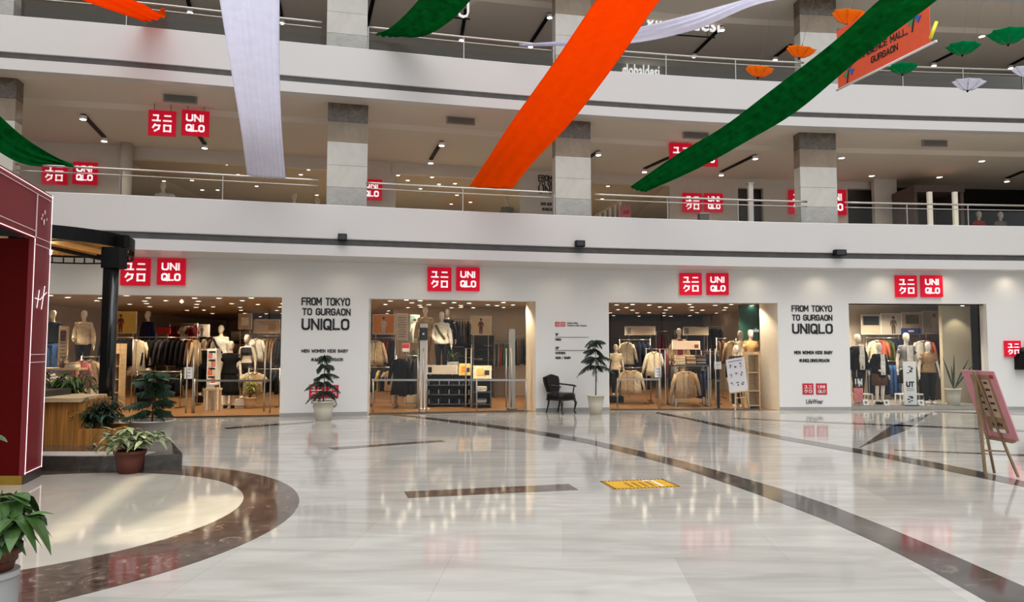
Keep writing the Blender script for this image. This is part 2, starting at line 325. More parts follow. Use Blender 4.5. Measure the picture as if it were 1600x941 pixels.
# ------------------------------------------------------------------ galleries
DZ = 3.73; CORR = 5.5
def gallery(k, deep):
    dz = DZ * k; zf = 4.35 + dz
    b = MB(); sweep(b, [(0, 4.13 + dz), (0, 4.905 + dz), (.03, 4.925 + dz), (.22, 4.925 + dz), (.22, zf), (deep, zf), (deep, zf - .3), (.22, zf - .3)], F, XL, XR); struct(b.build('parapet_wall' if k == 0 else 'upper_parapet_wall', M_FASCIA))
    b = MB(); sweep(b, [(.03, 3.99 + dz), (.03, 4.13 + dz), (.25, 4.13 + dz), (.25, 3.99 + dz)], F, XL, XR); trim(b, M_TRIM)
    b = MB(); sweep(b, [(.0, 3.75 + dz), (.0, 3.99 + dz), (.3, 3.99 + dz), (.3, 3.75 + dz)], F, XL, XR); trim(b, M_FASCIA)
    b = MB(); sweep(b, [(.3, 3.75 + dz), (.3, 3.99 + dz), (deep, 3.99 + dz), (deep, 3.63 + dz), (2.0, 3.63 + dz), (1.9, 3.75 + dz)], F, XL, XR); struct(b.build('ceiling_lower' if k == 0 else 'ceiling_gallery', M_CEIL))
b = MB(); sweep(b, [(0, 3.75), (0, 3.99), (.3, 3.99), (.3, 3.75)], F, XL, XR)
def gallery0():
    dz = 0; zf = 4.35
    b = MB(); sweep(b, [(0, 4.13), (0, 4.905), (.03, 4.925), (.22, 4.925), (.22, zf - .2), (.0, zf - .2)], F, XL, XR); struct(b.build('parapet_wall', M_FASCIA))
    b = MB(); sweep(b, [(.22, zf - .2), (.22, zf), (14, zf), (14, zf - .2)], F, XL, XR); struct(b.build('floor_gallery', mat('gallery_tiles', (.55, .52, .48), .2, var=.05, scale=.8)))
    b = MB(); sweep(b, [(.03, 3.99), (.03, 4.13), (.25, 4.13), (.25, 3.99)], F, XL, XR); trim(b, M_TRIM)
    b = MB(); sweep(b, [(0, 3.75), (0, 3.99), (1.9, 3.99), (1.9, 3.75)], F, XL, XR); trim(b, M_FASCIA)
gallery0(); gallery(1, 14); gallery(2, 14)
Z1 = 4.35; Z2 = 4.35 + DZ; C1 = 3.63 + DZ; C2 = 3.63 + 2 * DZ
# ------------------------------------------------------------------ outer shell and back walls
b = MB(); b.box((XL - .1, 20, 6), (.2, 40, 12.4)); struct(b.build('wall_left', M_STORE))
b = MB(); b.box((XR + .1, 24, 6), (.2, 20, 12.4)); struct(b.build('wall_right', M_STORE))
b = MB(); b.box((2, 38.1, 6), (38, .2, 12.4)); struct(b.build('wall_back', M_STORE))
# shop floor and ceiling
b = MB(); n = 60; xs = [XL + (XR - XL) * i / n for i in range(n + 1)]
b.add([(x, W(x) + .02, .004) for x in xs] + [(x, 38, .004) for x in xs], [(i, i + 1, n + 2 + i, n + 1 + i) for i in range(n)]); struct(b.build('floor_shop', M_WOODFLOOR))
ZC = 3.0
b = MB(); sweep(b, [(.3, ZC), (.3, ZC + .15), (14, ZC + .15), (14, ZC)], W, XL, XR)
b.box((2, 34, ZC + .075), (34, 9, .15)); struct(b.build('ceiling_shop', M_STORECEIL))
# dividing walls between the shop rooms
b = MB(); b.box((.9, 25.5, 1.5), (.2, 12, 3)); struct(b.build('wall_shop_partition', M_STORE))
b = MB(); b.box((8.4, 25.5, 1.5), (.2, 12, 3)); struct(b.build('wall_window_partition', M_STORE))
b = MB(); b.box((-1.6, 25.1, 1.5), (5, .2, 3)); struct(b.build('wall_shop_back', M_STORE))
b = MB(); b.box((11.5, 23.4, 1.5), (6.2, .2, 3)); struct(b.build('wall_window_back', M_STORE))
# first gallery shop fronts: solid stretches of wall (pixel extents) with open shop between them
S1o = 5.5
def l1wall(name, p0, p1, m, z0=Z1, z1=C1, th=.2, off=S1o):
    x0 = onc(p0, 290, F, off).x; x1 = onc(p1, 290, F, off).x
    b = MB(); sweep(b, [(off, z0), (off, z1), (off + th, z1), (off + th, z0)], F, x0, x1); return struct(b.build(name, m))
M_L1W = mat('gallery_wall', (.62, .56, .5), .7, var=.02)
l1wall('wall_gallery_west', -60, 188, M_L1W)
l1wall('wall_gallery_lintel', 188, 812, M_L1W, z0=C1 - .35)
l1wall('wall_gallery_pier', 555, 617, M_L1W)
l1wall('wall_gallery_text', 812, 925, M_L1W)
l1wall('wall_gallery_stair_lintel', 925, 1050, M_L1W, z0=C1 - .3)
l1wall('wall_gallery_logo', 1046, 1153, M_L1W)
l1wall('wall_gallery_brown', 1153, 1192, M_DARKWALL, off=S1o + .3)
l1wall('wall_gallery_door_head', 1153, 1192, M_L1W, z0=C1 - .3)
l1wall('wall_gallery_east', 1192, 1324, M_L1W)
l1wall('wall_gallery_dark', 1324, 1370, M_DARKWALL, off=S1o + .4)
l1wall('wall_gallery_dark_head', 1324, 1370, M_L1W, z0=C1 - .25)
l1wall('wall_gallery_white', 1366, 1401, M_L1W, off=S1o - .4)
l1wall('wall_gallery_far_dark', 1401, 1800, mat('black_shopfront', (.012, .011, .011), .4, var=.3, spec=.2), off=S1o + .8)
b = MB(); sweep(b, [(13, Z1), (13, C1), (13.2, C1), (13.2, Z1)], F, XL, XR); struct(b.build('wall_gallery_back', mat('warm_back_wall', (.42, .3, .18), .7, var=.15, scale=1.2)))
# second gallery: dark glazed shop fronts
b = MB(); sweep(b, [(S1o, Z2), (S1o, C2 - .45), (S1o + .2, C2 - .45), (S1o + .2, Z2)], F, XL, XR); struct(b.build('wall_top_shopfront', mat('smoked_shopfront', (.018, .016, .016), .12, var=.3, scale=1)))
b = MB(); sweep(b, [(S1o - .05, C2 - .45), (S1o - .05, C2), (S1o + .2, C2), (S1o + .2, C2 - .45)], F, XL, XR); struct(b.build('wall_top_lintel', mat('top_lintel', (.35, .32, .29), .7, var=.03)))
# ------------------------------------------------------------------ marble columns on the galleries
M_COLS = [dark_marble('column_dark', (.07, .05, .035), (.13, .1, .075), (.28, .25, .2), .25), dark_marble('column_brown', (.2, .15, .1), (.26, .2, .14), (.32, .26, .2), .3, 1.5),
          dark_marble('column_cream', (.5, .48, .43), (.57, .55, .5), (.63, .61, .56), .3, .9), dark_marble('column_grey', (.33, .32, .29), (.42, .41, .38), (.55, .54, .5), .25, 2.5)]
def column(p0, p1, k, name):
    off = .55; a = onc(p0, 260 if k == 0 else 40, F, off); c = onc(p1, 260 if k == 0 else 40, F, off); w = (c - a).length; cx = (a.x + c.x) / 2
    zf = Z1 + DZ * k; zc = 3.75 + DZ * (k + 1); h = zc - zf
    b = MB()
    for z0, z1, i in ((0, .20, 1), (.202, .352, 3), (.354, .52, 2), (.522, .70, 2), (.702, .856, 1), (.858, 1, 0)):
        b.k = i; b.box((0, .17, (z0 + z1) / 2 * h), (w, .34, (z1 - z0) * h))
    o = struct(b.build(name, M_COLS)); o.location = (cx, F(cx) + off, zf); o.rotation_euler = (0, 0, F.ang(cx))
for i, (p0, p1) in enumerate(((-50, 20), (511, 574), (868, 923), (1250, 1307))):
    column(p0, p1, 0, 'column'); column(p0, p1, 1, 'column')
b = MB(); p = onc(196, 290, F, 5.2); b.lathe([(.16, 0), (.16, C1 - Z1)], 20); o = struct(b.build('column_round', M_L1W, smooth=True)); o.location = (p.x, p.y, Z1)
# ------------------------------------------------------------------ glass balustrades between the columns
COLX = [-12.9] + [onc((a + c) / 2, 260, F, .55).x for a, c in ((-15, 20), (511, 574), (868, 923), (1250, 1307))] + [XR]
def balustrade(k, i, x0, x1, where):
    dz = DZ * k; off = .13; zt = 5.50 + dz; zb = 4.925 + dz
    t = thing('glass_balustrade', 'glass balustrade on the %s parapet %s' % ('lower' if k == 0 else 'top', where), 'balustrade', ((x0 + x1) / 2, F((x0 + x1) / 2) + off, zb), 0, 'gallery balustrades')
    O = Vector(t.location); n = max(2, int((x1 - x0) / 1.55)); xs = [x0 + (x1 - x0) * j / n for j in range(n + 1)]
    P = lambda x, z: Vector((x, F(x) + off, z)) - O
    q = [x0 + (x1 - x0) * j / 24 for j in range(25)]
    MB().tube([P(x, zt) for x in q], .026, 8).build('handrail', M_STEEL, t, True); MB().tube([P(x, zt - .13) for x in q], .014, 6).build('lower_rail', M_STEEL, t, True)
    for x in xs[1:-1] if n > 2 else xs: MB().box(P(x, (zt + zb) / 2), (.022, .03, zt - zb)).build('baluster', M_STEEL, t)
    for a, c in zip(xs, xs[1:]):
        A = P(a + .03, zb + .0); B = P(c - .03, zb + .0); h = zt - zb - .17
        d = (B - A); nrm = Vector((-d.y, d.x, 0)).normalized() * .005
        b = MB(); b.loft([[A - nrm, A + nrm, A + nrm + Vector((0, 0, h)), A - nrm + Vector((0, 0, h))], [B - nrm, B + nrm, B + nrm + Vector((0, 0, h)), B - nrm + Vector((0, 0, h))]]); b.build('glass_pane', M_GLASS, t)
HALF = .52
for k in (0, 1):
    for i, w in enumerate(('', 'between first and second columns from left', 'between second and third columns from left', 'between third and fourth columns from left', 'right of the rightmost column')):
        if i == 0: continue
        balustrade(k, i, COLX[i] + HALF, COLX[i + 1] - (HALF if i < 4 else 0), w)
# ------------------------------------------------------------------ shop signs
def sign_pair(pL, pR, py0, py1, curve, off, where, lit=True, group='lit red shop signs', hang=None, th=.07):
    """two red squares: pL=(x0,x1) katakana square, pR=(x0,x1) latin square"""
    out = []
    for (x0, x1), kind in ((pL, 'k'), (pR, 'l')):
        if x0 is None: continue
        a = onc(x0, (py0 + py1) / 2, curve, off); c = onc(x1, (py0 + py1) / 2, curve, off); s = (c - a).length
        m = (a + c) / 2
        o = thing('shop_sign', ('red square sign with white Japanese letters ' if kind == 'k' else 'red square UNIQLO sign ') + where, 'sign', m, curve.ang(m.x), group)
        MB().box((0, 0, 0), (s, th, s)).build('panel', M_RED if lit else mat('matt_red', (.55, .012, .035), .45, var=.03), o)
        mb = MB(); (kata_sq if kind == 'k' else latin_sq)(mb, s, -th / 2 - .012, -th / 2 + .001); mb.build('lettering', M_LETTER if lit else M_WHITE, o)
        if hang:
            for sx in (-.3, .3): MB().tube([(sx * s, 0, s / 2), (sx * s, 0, hang - m.z)], .008, 6).build('hanger_rod', M_DSTEEL, o)
        out.append(o)
    return out
sign_pair((189, 235), (246, 290), 403, 447, W, -.04, 'above the leftmost shop entrance')
sign_pair((668, 705), (713, 749), 418, 455, W, -.04, 'above the second shop entrance from the left')
sign_pair((1062, 1096), (1104, 1138), 427, 461, W, -.04, 'above the third shop entrance from the left')
sign_pair((1399, 1432), (1439, 1472), 430, 465, W, -.04, 'above the display window on the right')
sign_pair((1570, 1594), (1603, 1627), 532, 558, W, -.04, 'low on the facade at the far right')
sign_pair((232, 275), (284, 327), 170, 216, F, 1.7, 'hanging at upper left under the gallery ceiling', hang=C1 + .125)
sign_pair((1046, 1081), (1087, 1121), 224, 261, F, 1.9, 'hung in the gallery behind the green drape', hang=C1 + .125)
sign_pair((66, 105), (114, 152), 252, 290, F, 5.42, 'on the gallery wall at the far left')
sign_pair((1067, 1096), (1101, 1129), 303, 331, F, 5.42, 'on the gallery wall right of the stair')
sign_pair((1233, 1269), (1284, 1322), 297, 335, F, 5.42, 'on the gallery wall half hidden by a column')
sign_pair((525, 558), (564, 597), 280, 313, F, 5.42, 'on the gallery pier beside the second column')
sign_pair((483, 506), (508, 529), 601, 623, W, -.006, 'low on the facade behind the potted pine', lit=False, group='small unlit wall logos', th=.012)
sign_pair((1254, 1271), (1275, 1292), 599, 617, W, -.006, 'low on the facade left of the display window', lit=False, group='small unlit wall logos', th=.012)
# ------------------------------------------------------------------ black lettering on the facade
def wall_text(name, label, lines, curve, off, ref, mats=M_INK, cat='lettering', extra=None):
    m = onc(ref[0], ref[1], curve, off); th = curve.ang(m.x)
    o = thing(name, label, cat, m, th); inv = Matrix.Rotation(-th, 3, 'Z')
    L = lambda px, py: inv @ (onc(px, py, curve, off) - m)
    for t, x0, x1, y0, y1, sw in lines:
        a = L(x0, y1); c = L(x1, y0); mb = MB(); letters(mb, t, a.x, c.x, a.z, c.z - a.z, (c.z - a.z) * sw, -.004, .006)
        mb.build('lettering', mats, o)
    if extra: extra(o, L)
    return o
def font_mesh(txt, w=None, h=None, depth=.004, align='LEFT'):
    cu = bpy.data.curves.new('t', 'FONT'); cu.body = txt; cu.size = 1; cu.extrude = .01; cu.resolution_u = 2
    o = bpy.data.objects.new('t', cu); COL.objects.link(o); dg = bpy.context.evaluated_depsgraph_get(); me = o.evaluated_get(dg).to_mesh()
    v = [x.co.copy() for x in me.vertices]; f = [tuple(p.vertices) for p in me.polygons]; bpy.data.objects.remove(o); bpy.data.curves.remove(cu)
    x0 = min(p.x for p in v); x1 = max(p.x for p in v); y0 = min(p.y for p in v); y1 = max(p.y for p in v)
    return v, f, (x0, x1, y0, y1)
def font_letters(mb, txt, x0, x1, z0, z1, y0, y1):
    v, f, (a, c, d, e) = font_mesh(txt)
    return mb.add([(x0 + (p.x - a) / (c - a) * (x1 - x0), y1 if p.z < 0 else y0, z0 + (p.y - d) / (e - d) * (z1 - z0)) for p in v], f)
def slogan(label, dx, rows):
    return wall_text('slogan_lettering', label, rows, W, -.009, dx)
def lifew(px0, px1, py0, py1):
    def f(o, L):
        a = L(px0, py1); c = L(px1, py0); mb = MB(); font_letters(mb, 'LifeWear', a.x, c.x, a.z, c.z, -.004, .006); mb.build('lettering', M_INK, o)
    return f
wall_text('slogan_lettering', 'black FROM TOKYO TO GURGAON lettering on the facade above the potted pine', [
    ('FROM TOKYO', 471, 547, 466, 477, .16), ('TO GURGAON', 472, 548, 482.5, 492.5, .17), ('UNIQLO', 471, 546, 498.5, 515.5, .17), ('MEN WOMEN KIDS BABY', 471, 544, 546, 551, .18), ('#UNIQLOINGURGAON', 486, 536, 559.5, 564.5, .15)], W, -.010, (509, 520), extra=lifew(489, 527, 629, 637))
wall_text('slogan_lettering', 'black FROM TOKYO TO GURGAON lettering on the facade left of the display window', [
    ('FROM TOKYO', 1237, 1300, 477.5, 487, .16), ('TO GURGAON', 1237.5, 1300.5, 492, 501, .17), ('UNIQLO', 1238, 1301, 506, 521.5, .17), ('MEN WOMEN KIDS BABY', 1241, 1301, 548.5, 553.5, .18), ('#UNIQLOINGURGAON', 1249, 1296, 561, 566, .15)], W, -.010, (1270, 520), extra=lifew(1260, 1286, 624, 631))
def directory_extra(o, L):
    for i, (x0, x1) in enumerate(((867.5, 874.5), (876, 883))):
        a = L(x0, 510.5); c = L(x1, 503); s = c.x - a.x
        e = MB().box(((a.x + c.x) / 2, .002, (a.z + c.z) / 2), (s, .01, s)).build('logo', MATS['matt_red'], o)
        mb = MB(); (kata_sq if i == 0 else latin_sq)(mb, s, -.006, -.002); [None for _ in ()]; mb.xf(Matrix.Translation(((a.x + c.x) / 2, 0, (a.z + c.z) / 2))); mb.build('lettering', M_WHITE, e)
    for t, x0, x1, y0, y1 in (('UNIQLO, INDIA', 886, 903, 504, 506.5), ('Ambience Mall, Gurgaon', 886, 917, 507.5, 510.5)):
        a = L(x0, y1); c = L(x1, y0); font_letters(MB(), t, a.x, c.x, a.z, c.z, -.004, .006).build('lettering', M_INK, o)
    for x0, x1, y in ((868, 920, 527), (868, 920, 547.7)):
        a = L(x0, y); c = L(x1, y); MB().box(((a.x + c.x) / 2, 0, a.z), (c.x - a.x, .008, .009)).build('rule', M_INK, o)
wall_text('store_directory', 'floor directory lettering on the facade above the black armchair', [('1F', 868, 872.5, 521, 525, .22), ('MEN', 868, 876.5, 529, 532.5, .22), ('2F', 868, 873.5, 542, 546, .22), ('WOMEN', 868, 883.5, 550, 553.5, .22), ('KIDS / BABY', 868, 892, 557.5, 561, .22)], W, -.010, (890, 530), cat='sign', extra=directory_extra)
wall_text('slogan_lettering', 'black slogan lettering on the gallery wall left of the third column', [('FROM TOKYO', 841, 893, 276, 282, .17), ('TO GURGAON', 841, 893, 284.5, 290, .17), ('UNIQLO', 841, 892, 292.5, 302.5, .17), ('MEN WOMEN KIDS BABY', 845, 890, 318, 321, .2), ('#UNIQLOINGURGAON', 847, 882, 326, 329, .2)], F, S1o - .016, (850, 300))
# small black boxes on the parapet (uplight speakers)
for px, py, w in ((535, 371, 14), (906, 381, 14), (1312, 395, 17)):
    a = onc(px - w / 2, py, F, -.1); c = onc(px + w / 2, py, F, -.1); s = (c - a).length; m = (a + c) / 2
    o = thing('floodlight', 'small black floodlight on the white parapet, %s from the left' % ('first', 'second', 'third')[(535, 906, 1312).index(px)], 'floodlight', m, F.ang(m.x), 'floodlights along the parapet')
    MB().box((0, 0, .0), (s, .14, .15)).build('housing', M_BLACK, o); MB().bar((0, .05, -.02), (0, .115, -.02), .05, .05).build('bracket', M_BLACK, o); MB().box((0, -.074, 0), (s * .8, .008, .11)).build('lens', mat('dark_lens', (.03, .03, .035), .1, var=.2), o)
# ceiling grilles, tracks and downlights
def grille(px, py, k, where):
    z = 3.75 + DZ * (k + 1); p = onc(px, py, F, .95); m = Vector((p.x, F(p.x) + .95, z))
    o = thing('air_grille', 'dark air grille on the gallery soffit, ' + where, 'vent', m, F.ang(p.x), 'soffit air grilles')
    b = MB(); b.box((0, 0, -.09), (.74, .05, .18)); b.build('frame', mat('grille_metal', (.25, .23, .21), .5, var=.05), o)
    b = MB()
    for i in range(5): b.box((0, -.03, -.03 - .03 * i), (.66, .02, .008))
    b.build('slat', M_DSTEEL, o)
for px, py, w in ((282, 152, 'far left'), (720, 185, 'left of the orange drape'), (1087, 204, 'above the green drape'), (1460, 218, 'far right')): grille(px, py, 0, w)
TW = [0]
def track(p0, p1, zc, lab, lens=M_LEDW, ends=(1, 1)):
    a = onz(*p0, zc - .03); c = onz(*p1, zc - .03); m = (a + c) / 2; th = math.atan2(c.y - a.y, c.x - a.x); L = (c - a).length
    o = thing('track_light', lab, 'light', (m.x, m.y, zc - .004), th, 'gallery track lights')
    MB().box((0, 0, -.02), (L, .10, .04)).build('track', M_BLACK, o)
    for s, e in ((-1, ends[0]), (1, ends[1])):
        if e:
            h = MB().lathe([(.05, -.03), (.085, -.05), (.085, -.13), (.07, -.135)], 14, (s * L / 2, 0, 0)).build('lamp_head', M_WHITE, o, True)
            MB().lathe([(.001, -.137), (.072, -.137), (.072, -.125), (.001, -.125)], 14, (s * L / 2, 0, 0)).build('lens', lens, h)
def downlight(px, py, zc, lab, lens=M_LEDW, r=.085, group='gallery downlights'):
    p = onz(px, py, zc - .012); o = thing('downlight', lab, 'light', (p.x, p.y, zc), 0, group)
    MB().lathe([(r * 1.25, -.001), (r * 1.25, -.016), (r, -.02), (r, -.001)], 14).build('trim_ring', M_WHITE, o, True); MB().lathe([(.001, -.014), (r, -.014), (r, -.006), (.001, -.006)], 14).build('lens', lens, o)
for i, (p0, p1, e) in enumerate([((130, 180), (163, 215), (1, 1)), ((300, 195), (320, 226), (0, 1)), ((690, 222), (673, 250), (1, 1)), ((935, 237), (912, 252), (1, 0)), ((1047, 246), (1007, 264), (0, 1)), ((1180, 243), (1127, 269), (1, 1)), ((1600, 268), (1573, 279), (0, 1))]):
    track(p0, p1, C1, 'black track with white spotlights on the lower gallery ceiling, %s from the left' % ORD[i], ends=e)
for i, (p0, p1, e) in enumerate([((297, 14), (289, -18), (1, 0)), ((441, 31), (433, -10), (1, 0)), ((583, 0), (572, 48), (0, 0)), ((721, 58), (728, 15), (1, 0)), ((859, 22), (829, 68), (1, 1)), ((1128, 42), (1085, 84), (1, 1)), ((1236, 70), (1211, 89), (0, 1)), ((1500, 78), (1459, 98), (0, 1)), ((1612, 85), (1579, 102), (0, 1))]):
    track(p0, p1, C2, 'black track with white spotlights on the top gallery ceiling, %s from the left' % ORD[i], ends=e)
for i, (px, py) in enumerate(((1315, 247), (1335, 286), (1362, 275), (1468, 277), (1534, 252), (1231, 283))): downlight(px, py, C1, 'round downlight in the lower gallery ceiling, ' + ('beside the fourth column', 'above the dark doorway', 'left of the white pier', 'above the brown kiosk', 'nearest at far right', 'left of the fourth column')[i])
downlight(1534, 57, C2, 'round downlight in the top gallery ceiling between two green umbrellas')
downlight(1313, 60, C2, 'round downlight in the top gallery ceiling beside an orange umbrella')
l1d = [(215, 248), (267, 252), (354, 257), (372, 273), (300, 282), (256, 283), (340, 297), (316, 297), (482, 265), (470, 273), (401, 291), (495, 305), (622, 274), (675, 277), (637, 282), (711, 287), (686, 288), (697, 293), (657, 295), (714, 305), (735, 316), (705, 319), (950, 291), (948, 304), (941, 311), (1016, 307)]
for i, (px, py) in enumerate(sorted(l1d)):
    downlight(px, py, C1 - .08, 'small warm downlight inside the gallery shop, %s' % ('%s from the left' % (ORD + ['twenty-first', 'twenty-second', 'twenty-third', 'twenty-fourth', 'twenty-fifth', 'twenty-sixth'])[i]), M_LED, .06, 'gallery shop downlights')
b = MB(); x0 = onc(150, 290, F, S1o).x; x1 = onc(1050, 290, F, S1o).x; sweep(b, [(S1o + .2, C1 - .08), (S1o + .2, C1), (13, C1), (13, C1 - .08)], F, x0, x1); struct(b.build('ceiling_gallery_shop', M_STORECEIL))
# letter signs on the top gallery
def letter_sign(txt, px0, px1, py0, py1, off, lab, back=True):
    a = onc(px0, py1, F, off); c = onc(px1, py0, F, off); m = (a + c) / 2; th = F.ang(m.x); w = (Vector((c.x, c.y)) - Vector((a.x, a.y))).length; h = c.z - a.z
    o = thing('letter_sign', lab, 'sign', m, th)
    if back: MB().box((0, .05, 0), (w * 1.04, .06, h * 1.15)).build('backing', M_BLACK, o)
    font_letters(MB(), txt, -w / 2, w / 2, -h / 2, h / 2, -.03, .03).build('lettering', M_LETTER, o)
    return o, h
o, h = letter_sign('globaldesi', 1010, 1124, 26, 50, 2.2, 'white globaldesi letters hung on the top gallery behind the white drape', False)
[MB().tube([(s, .03, -h / 2), (s, .03, C2 - o.location.z + .005)], .01, 6).build('hanger_rod', M_BLACK, o) for s in (-.75, .75)]; MB().box((0, .05, -h / 2), (2.0, .03, .03)).build('support_bar', M_BLACK, o)
letter_sign('globaldesi', 972, 1030, 103, 124, S1o - .06, 'white globaldesi letters on the dark top shopfront behind the parapet')
o, h = letter_sign('lU', 708, 733, 4, 26, 2.2, 'white letters hung on the top gallery behind the green drape', False)
[MB().tube([(s, .03, -h / 2), (s, .03, C2 - o.location.z + .005)], .01, 6).build('hanger_rod', M_BLACK, o) for s in (-.12, .12)]; MB().box((0, .05, -h / 2), (.5, .03, .03)).build('support_bar', M_BLACK, o)
# ------------------------------------------------------------------ silk drapes across the atrium
def drape(label, st, m, folds=7, amp=.03, nu=28, group='tricolour silk drapes'):
    """stations: (left px,py, right px,py, distance left, distance right) from the roof side down to the balustrade"""
    A = [at(s[0], s[1], s[4]) for s in st]; B = [at(s[2], s[3], s[5]) for s in st]
    def interp(P, t):
        n = len(P) - 1; i = min(int(t * n), n - 1); u = t * n - i
        p0 = P[max(i - 1, 0)]; p1 = P[i]; p2 = P[i + 1]; p3 = P[min(i + 2, n)]
        return .5 * ((2 * p1) + (p2 - p0) * u + (2 * p0 - 5 * p1 + 4 * p2 - p3) * u * u + (3 * p1 - p0 - 3 * p2 + p3) * u ** 3)
    rows = 48; top = []; bot = []
    for i in range(rows + 1):
        t = i / rows; a = interp(A, t); c = interp(B, t); d = c - a; t2 = min(1, t + .02); a2 = interp(A, t2 if t2 > t else t); tg = interp(A, min(1, t + .02)) - interp(A, max(0, t - .02))
        nrm = d.cross(tg).normalized(); r1 = []; r2 = []
        for j in range(nu + 1):
            u = j / nu; p = a + d * u + nrm * (amp * math.sin(u * math.pi * 2 * folds + .8 * math.sin(t * 5 + u * 9)) * (.5 + .5 * t) + .06 * math.sin(math.pi * u) * math.sin(3 * t + 1))
            r1.append(p); r2.append(p + nrm * .006)
        top.append(r1); bot.append(r2)
    rings = [r1 + r2[::-1] for r1, r2 in zip(top, bot)]
    b = MB(); b.loft(rings); o = b.build('silk_drape', m, None, True); return tag(o, label, 'drape', group)
def Fd(px, py): return onc(px, py, F, .1).y
drape('wide white silk drape hanging steeply down to the lower balustrade', [(322, -160, 440, -160, 8.6, 8.6), (343, 0, 437, 0, 11.2, 11.2), (361, 110, 437, 110, 13.3, 13.3), (376, 200, 440, 200, 15.1, 15.1), (386, 274, 446, 279, Fd(386, 274) - .12, Fd(446, 279) - .12)], M_SILK, 9, .013)
drape('wide orange silk drape running down to the lower balustrade', [(1010, -110, 1130, -100, 8.6, 8.6), (932, 0, 1031, 0, 11.2, 11.2), (868, 95, 965, 95, 13.4, 13.4), (800, 190, 893, 190, 15.4, 15.4), (764, 245, 837, 250, 16.5, 16.5), (733, 291, 801, 294, Fd(733, 291) - .12, Fd(801, 294) - .12)], M_ORANGE, 3, .02)
drape('long green silk drape slanting from upper right to the lower balustrade', [(1480, -90, 1590, -100, 9.0, 9.0), (1375, 0, 1464, 0, 10.8, 10.8), (1300, 68, 1345, 90, 12.6, 12.6), (1203, 143, 1246, 173, 14.6, 14.6), (1130, 198, 1165, 222, 15.9, 15.9), (1058, 241, 1090, 264, 17.0, 17.0), (984, 292, 1010, 300, Fd(984, 292) - .12, Fd(1010, 300) - .12)], M_GREEN, 4, .02)
drape('narrow white silk drape tied to the top balustrade beside the orange drape', [(1290, -35, 1330, -10, 11.5, 11.5), (1165, 0, 1192, 4, 13.2, 13.2), (1070, 25, 1090, 45, 14.6, 14.6), (1000, 42, 1000, 66, 15.6, 15.6), (930, 60, 925, 70, 16.4, 16.4), (812, 69, 812, 72, 17.1, 17.1)], M_SILK, 3, .02)
drape('green silk drape tied to the top balustrade right of the second column', [(705, -60, 790, -50, 13.0, 13.0), (655, 0, 737, -2, 14.6, 14.6), (632, 25, 706, 30, 15.6, 15.6), (605, 46, 664, 56, 16.4, 16.4), (583, 53, 620, 57, Fd(583, 53) - .15, Fd(620, 57) - .15)], M_GREEN, 4, .03)
drape('orange silk drape tied to the top balustrade at the upper left', [(60, -30, 130, -60, 12.2, 12.2), (120, -2, 200, -6, 13.2, 13.2), (165, 14, 225, 6, 14.2, 14.2), (222, 32, 257, 26, Fd(222, 32) - .15, Fd(257, 26) - .15), (220, 34, 256, 12, Fd(222, 32) - .1, Fd(257, 26) - .1)], M_ORANGE, 3, .03)
drape('green silk drape tied to the lower balustrade at the far left', [(-60, 190, -60, 120, 11.5, 11.5), (0, 237, 0, 182, 13.6, 13.6), (40, 257, 40, 217, 14.6, 14.6), (85, 261, 85, 244, 15.3, 15.3), (118, 261, 114, 257, Fd(118, 258) - .15, Fd(114, 257) - .15)], M_GREEN, 3, .03)
# ------------------------------------------------------------------ hanging umbrellas
def umbrella(px, py, wpx, Y, m, lab, tilt=.0):
    p = at(px, py, Y); R_ = wpx * Y / FPX / 2
    o = thing('umbrella', lab, 'umbrella', p, 0, 'paper umbrellas hung in the atrium'); o.rotation_euler = (tilt, tilt * .6, .2)
    b = MB(); n = 8; H = R_ * .55; rings = []
    for i in range(7):
        t = i / 6; ring = []
        for j in range(n * 4):
            a = 2 * math.pi * j / (n * 4); sc = 1 - .16 * t * (1 - abs((j % 4) - 2) / 2 if False else math.sin(math.pi * (j % 4) / 4)); r = R_ * max(t, .02) * sc
            ring.append((r * math.cos(a), r * math.sin(a), -H * (1 - t * t)))
        rings.append(ring)
    inner = [[(x * .985, y * .985, z + .008) for x, y, z in r] for r in rings[::-1]]
    b.loft(rings + inner); b.build('canopy', m, o, True)
    MB().tube([(0, 0, -H * 1.1), (0, 0, R_ * .35)], .009, 6).build('shaft', M_DSTEEL, o); MB().ell((0, 0, -H * 1.1), (.022, .022, .028), 8, 6).build('ferrule', M_BLACK, o, True)
    for j in range(n):
        a = 2 * math.pi * j / n; MB().tube([(R_ * .97 * t * math.cos(a), R_ * .97 * t * math.sin(a), -H * (1 - t * t) - .004) for t in (.03, .35, .7, 1)], .005, 4).build('rib', M_DSTEEL, o)
    MB().tube([(0, 0, R_ * .35), (0, 0, H + 3.5)], .004, 4).build('hanging_wire', M_DSTEEL, o)
U_O = silk('paper_orange', (1, .32, .02), .5, .05); U_G = silk('paper_green', (.0, .32, .11), .5, .08); U_W = silk('paper_white', (.8, .8, .88), .5, .03)
umbrella(1329, 22, 58, 14.2, U_O, 'orange umbrella hung highest, above the long green drape', .25)
umbrella(1252, 77, 48, 14.8, U_O, 'orange umbrella hung left of the long green drape, middle of three', .25)
umbrella(1187, 108, 46, 15.2, U_O, 'lowest orange umbrella, at left, in front of the top balustrade', .2)
umbrella(1505, 72, 50, 14.5, U_G, 'green umbrella hung right of the orange mall banner', .1)
umbrella(1577, 52, 62, 14.0, U_G, 'green umbrella hung at the upper right corner', .1)
umbrella(1411, 104, 44, 15.5, U_G, 'green umbrella half hidden behind the orange mall banner', .1)
umbrella(1514, 128, 48, 15.2, U_W, 'white umbrella hung low in front of the top balustrade', .15)
umbrella(1606, 108, 46, 15.0, U_W, 'white umbrella cut off by the right edge', .15)
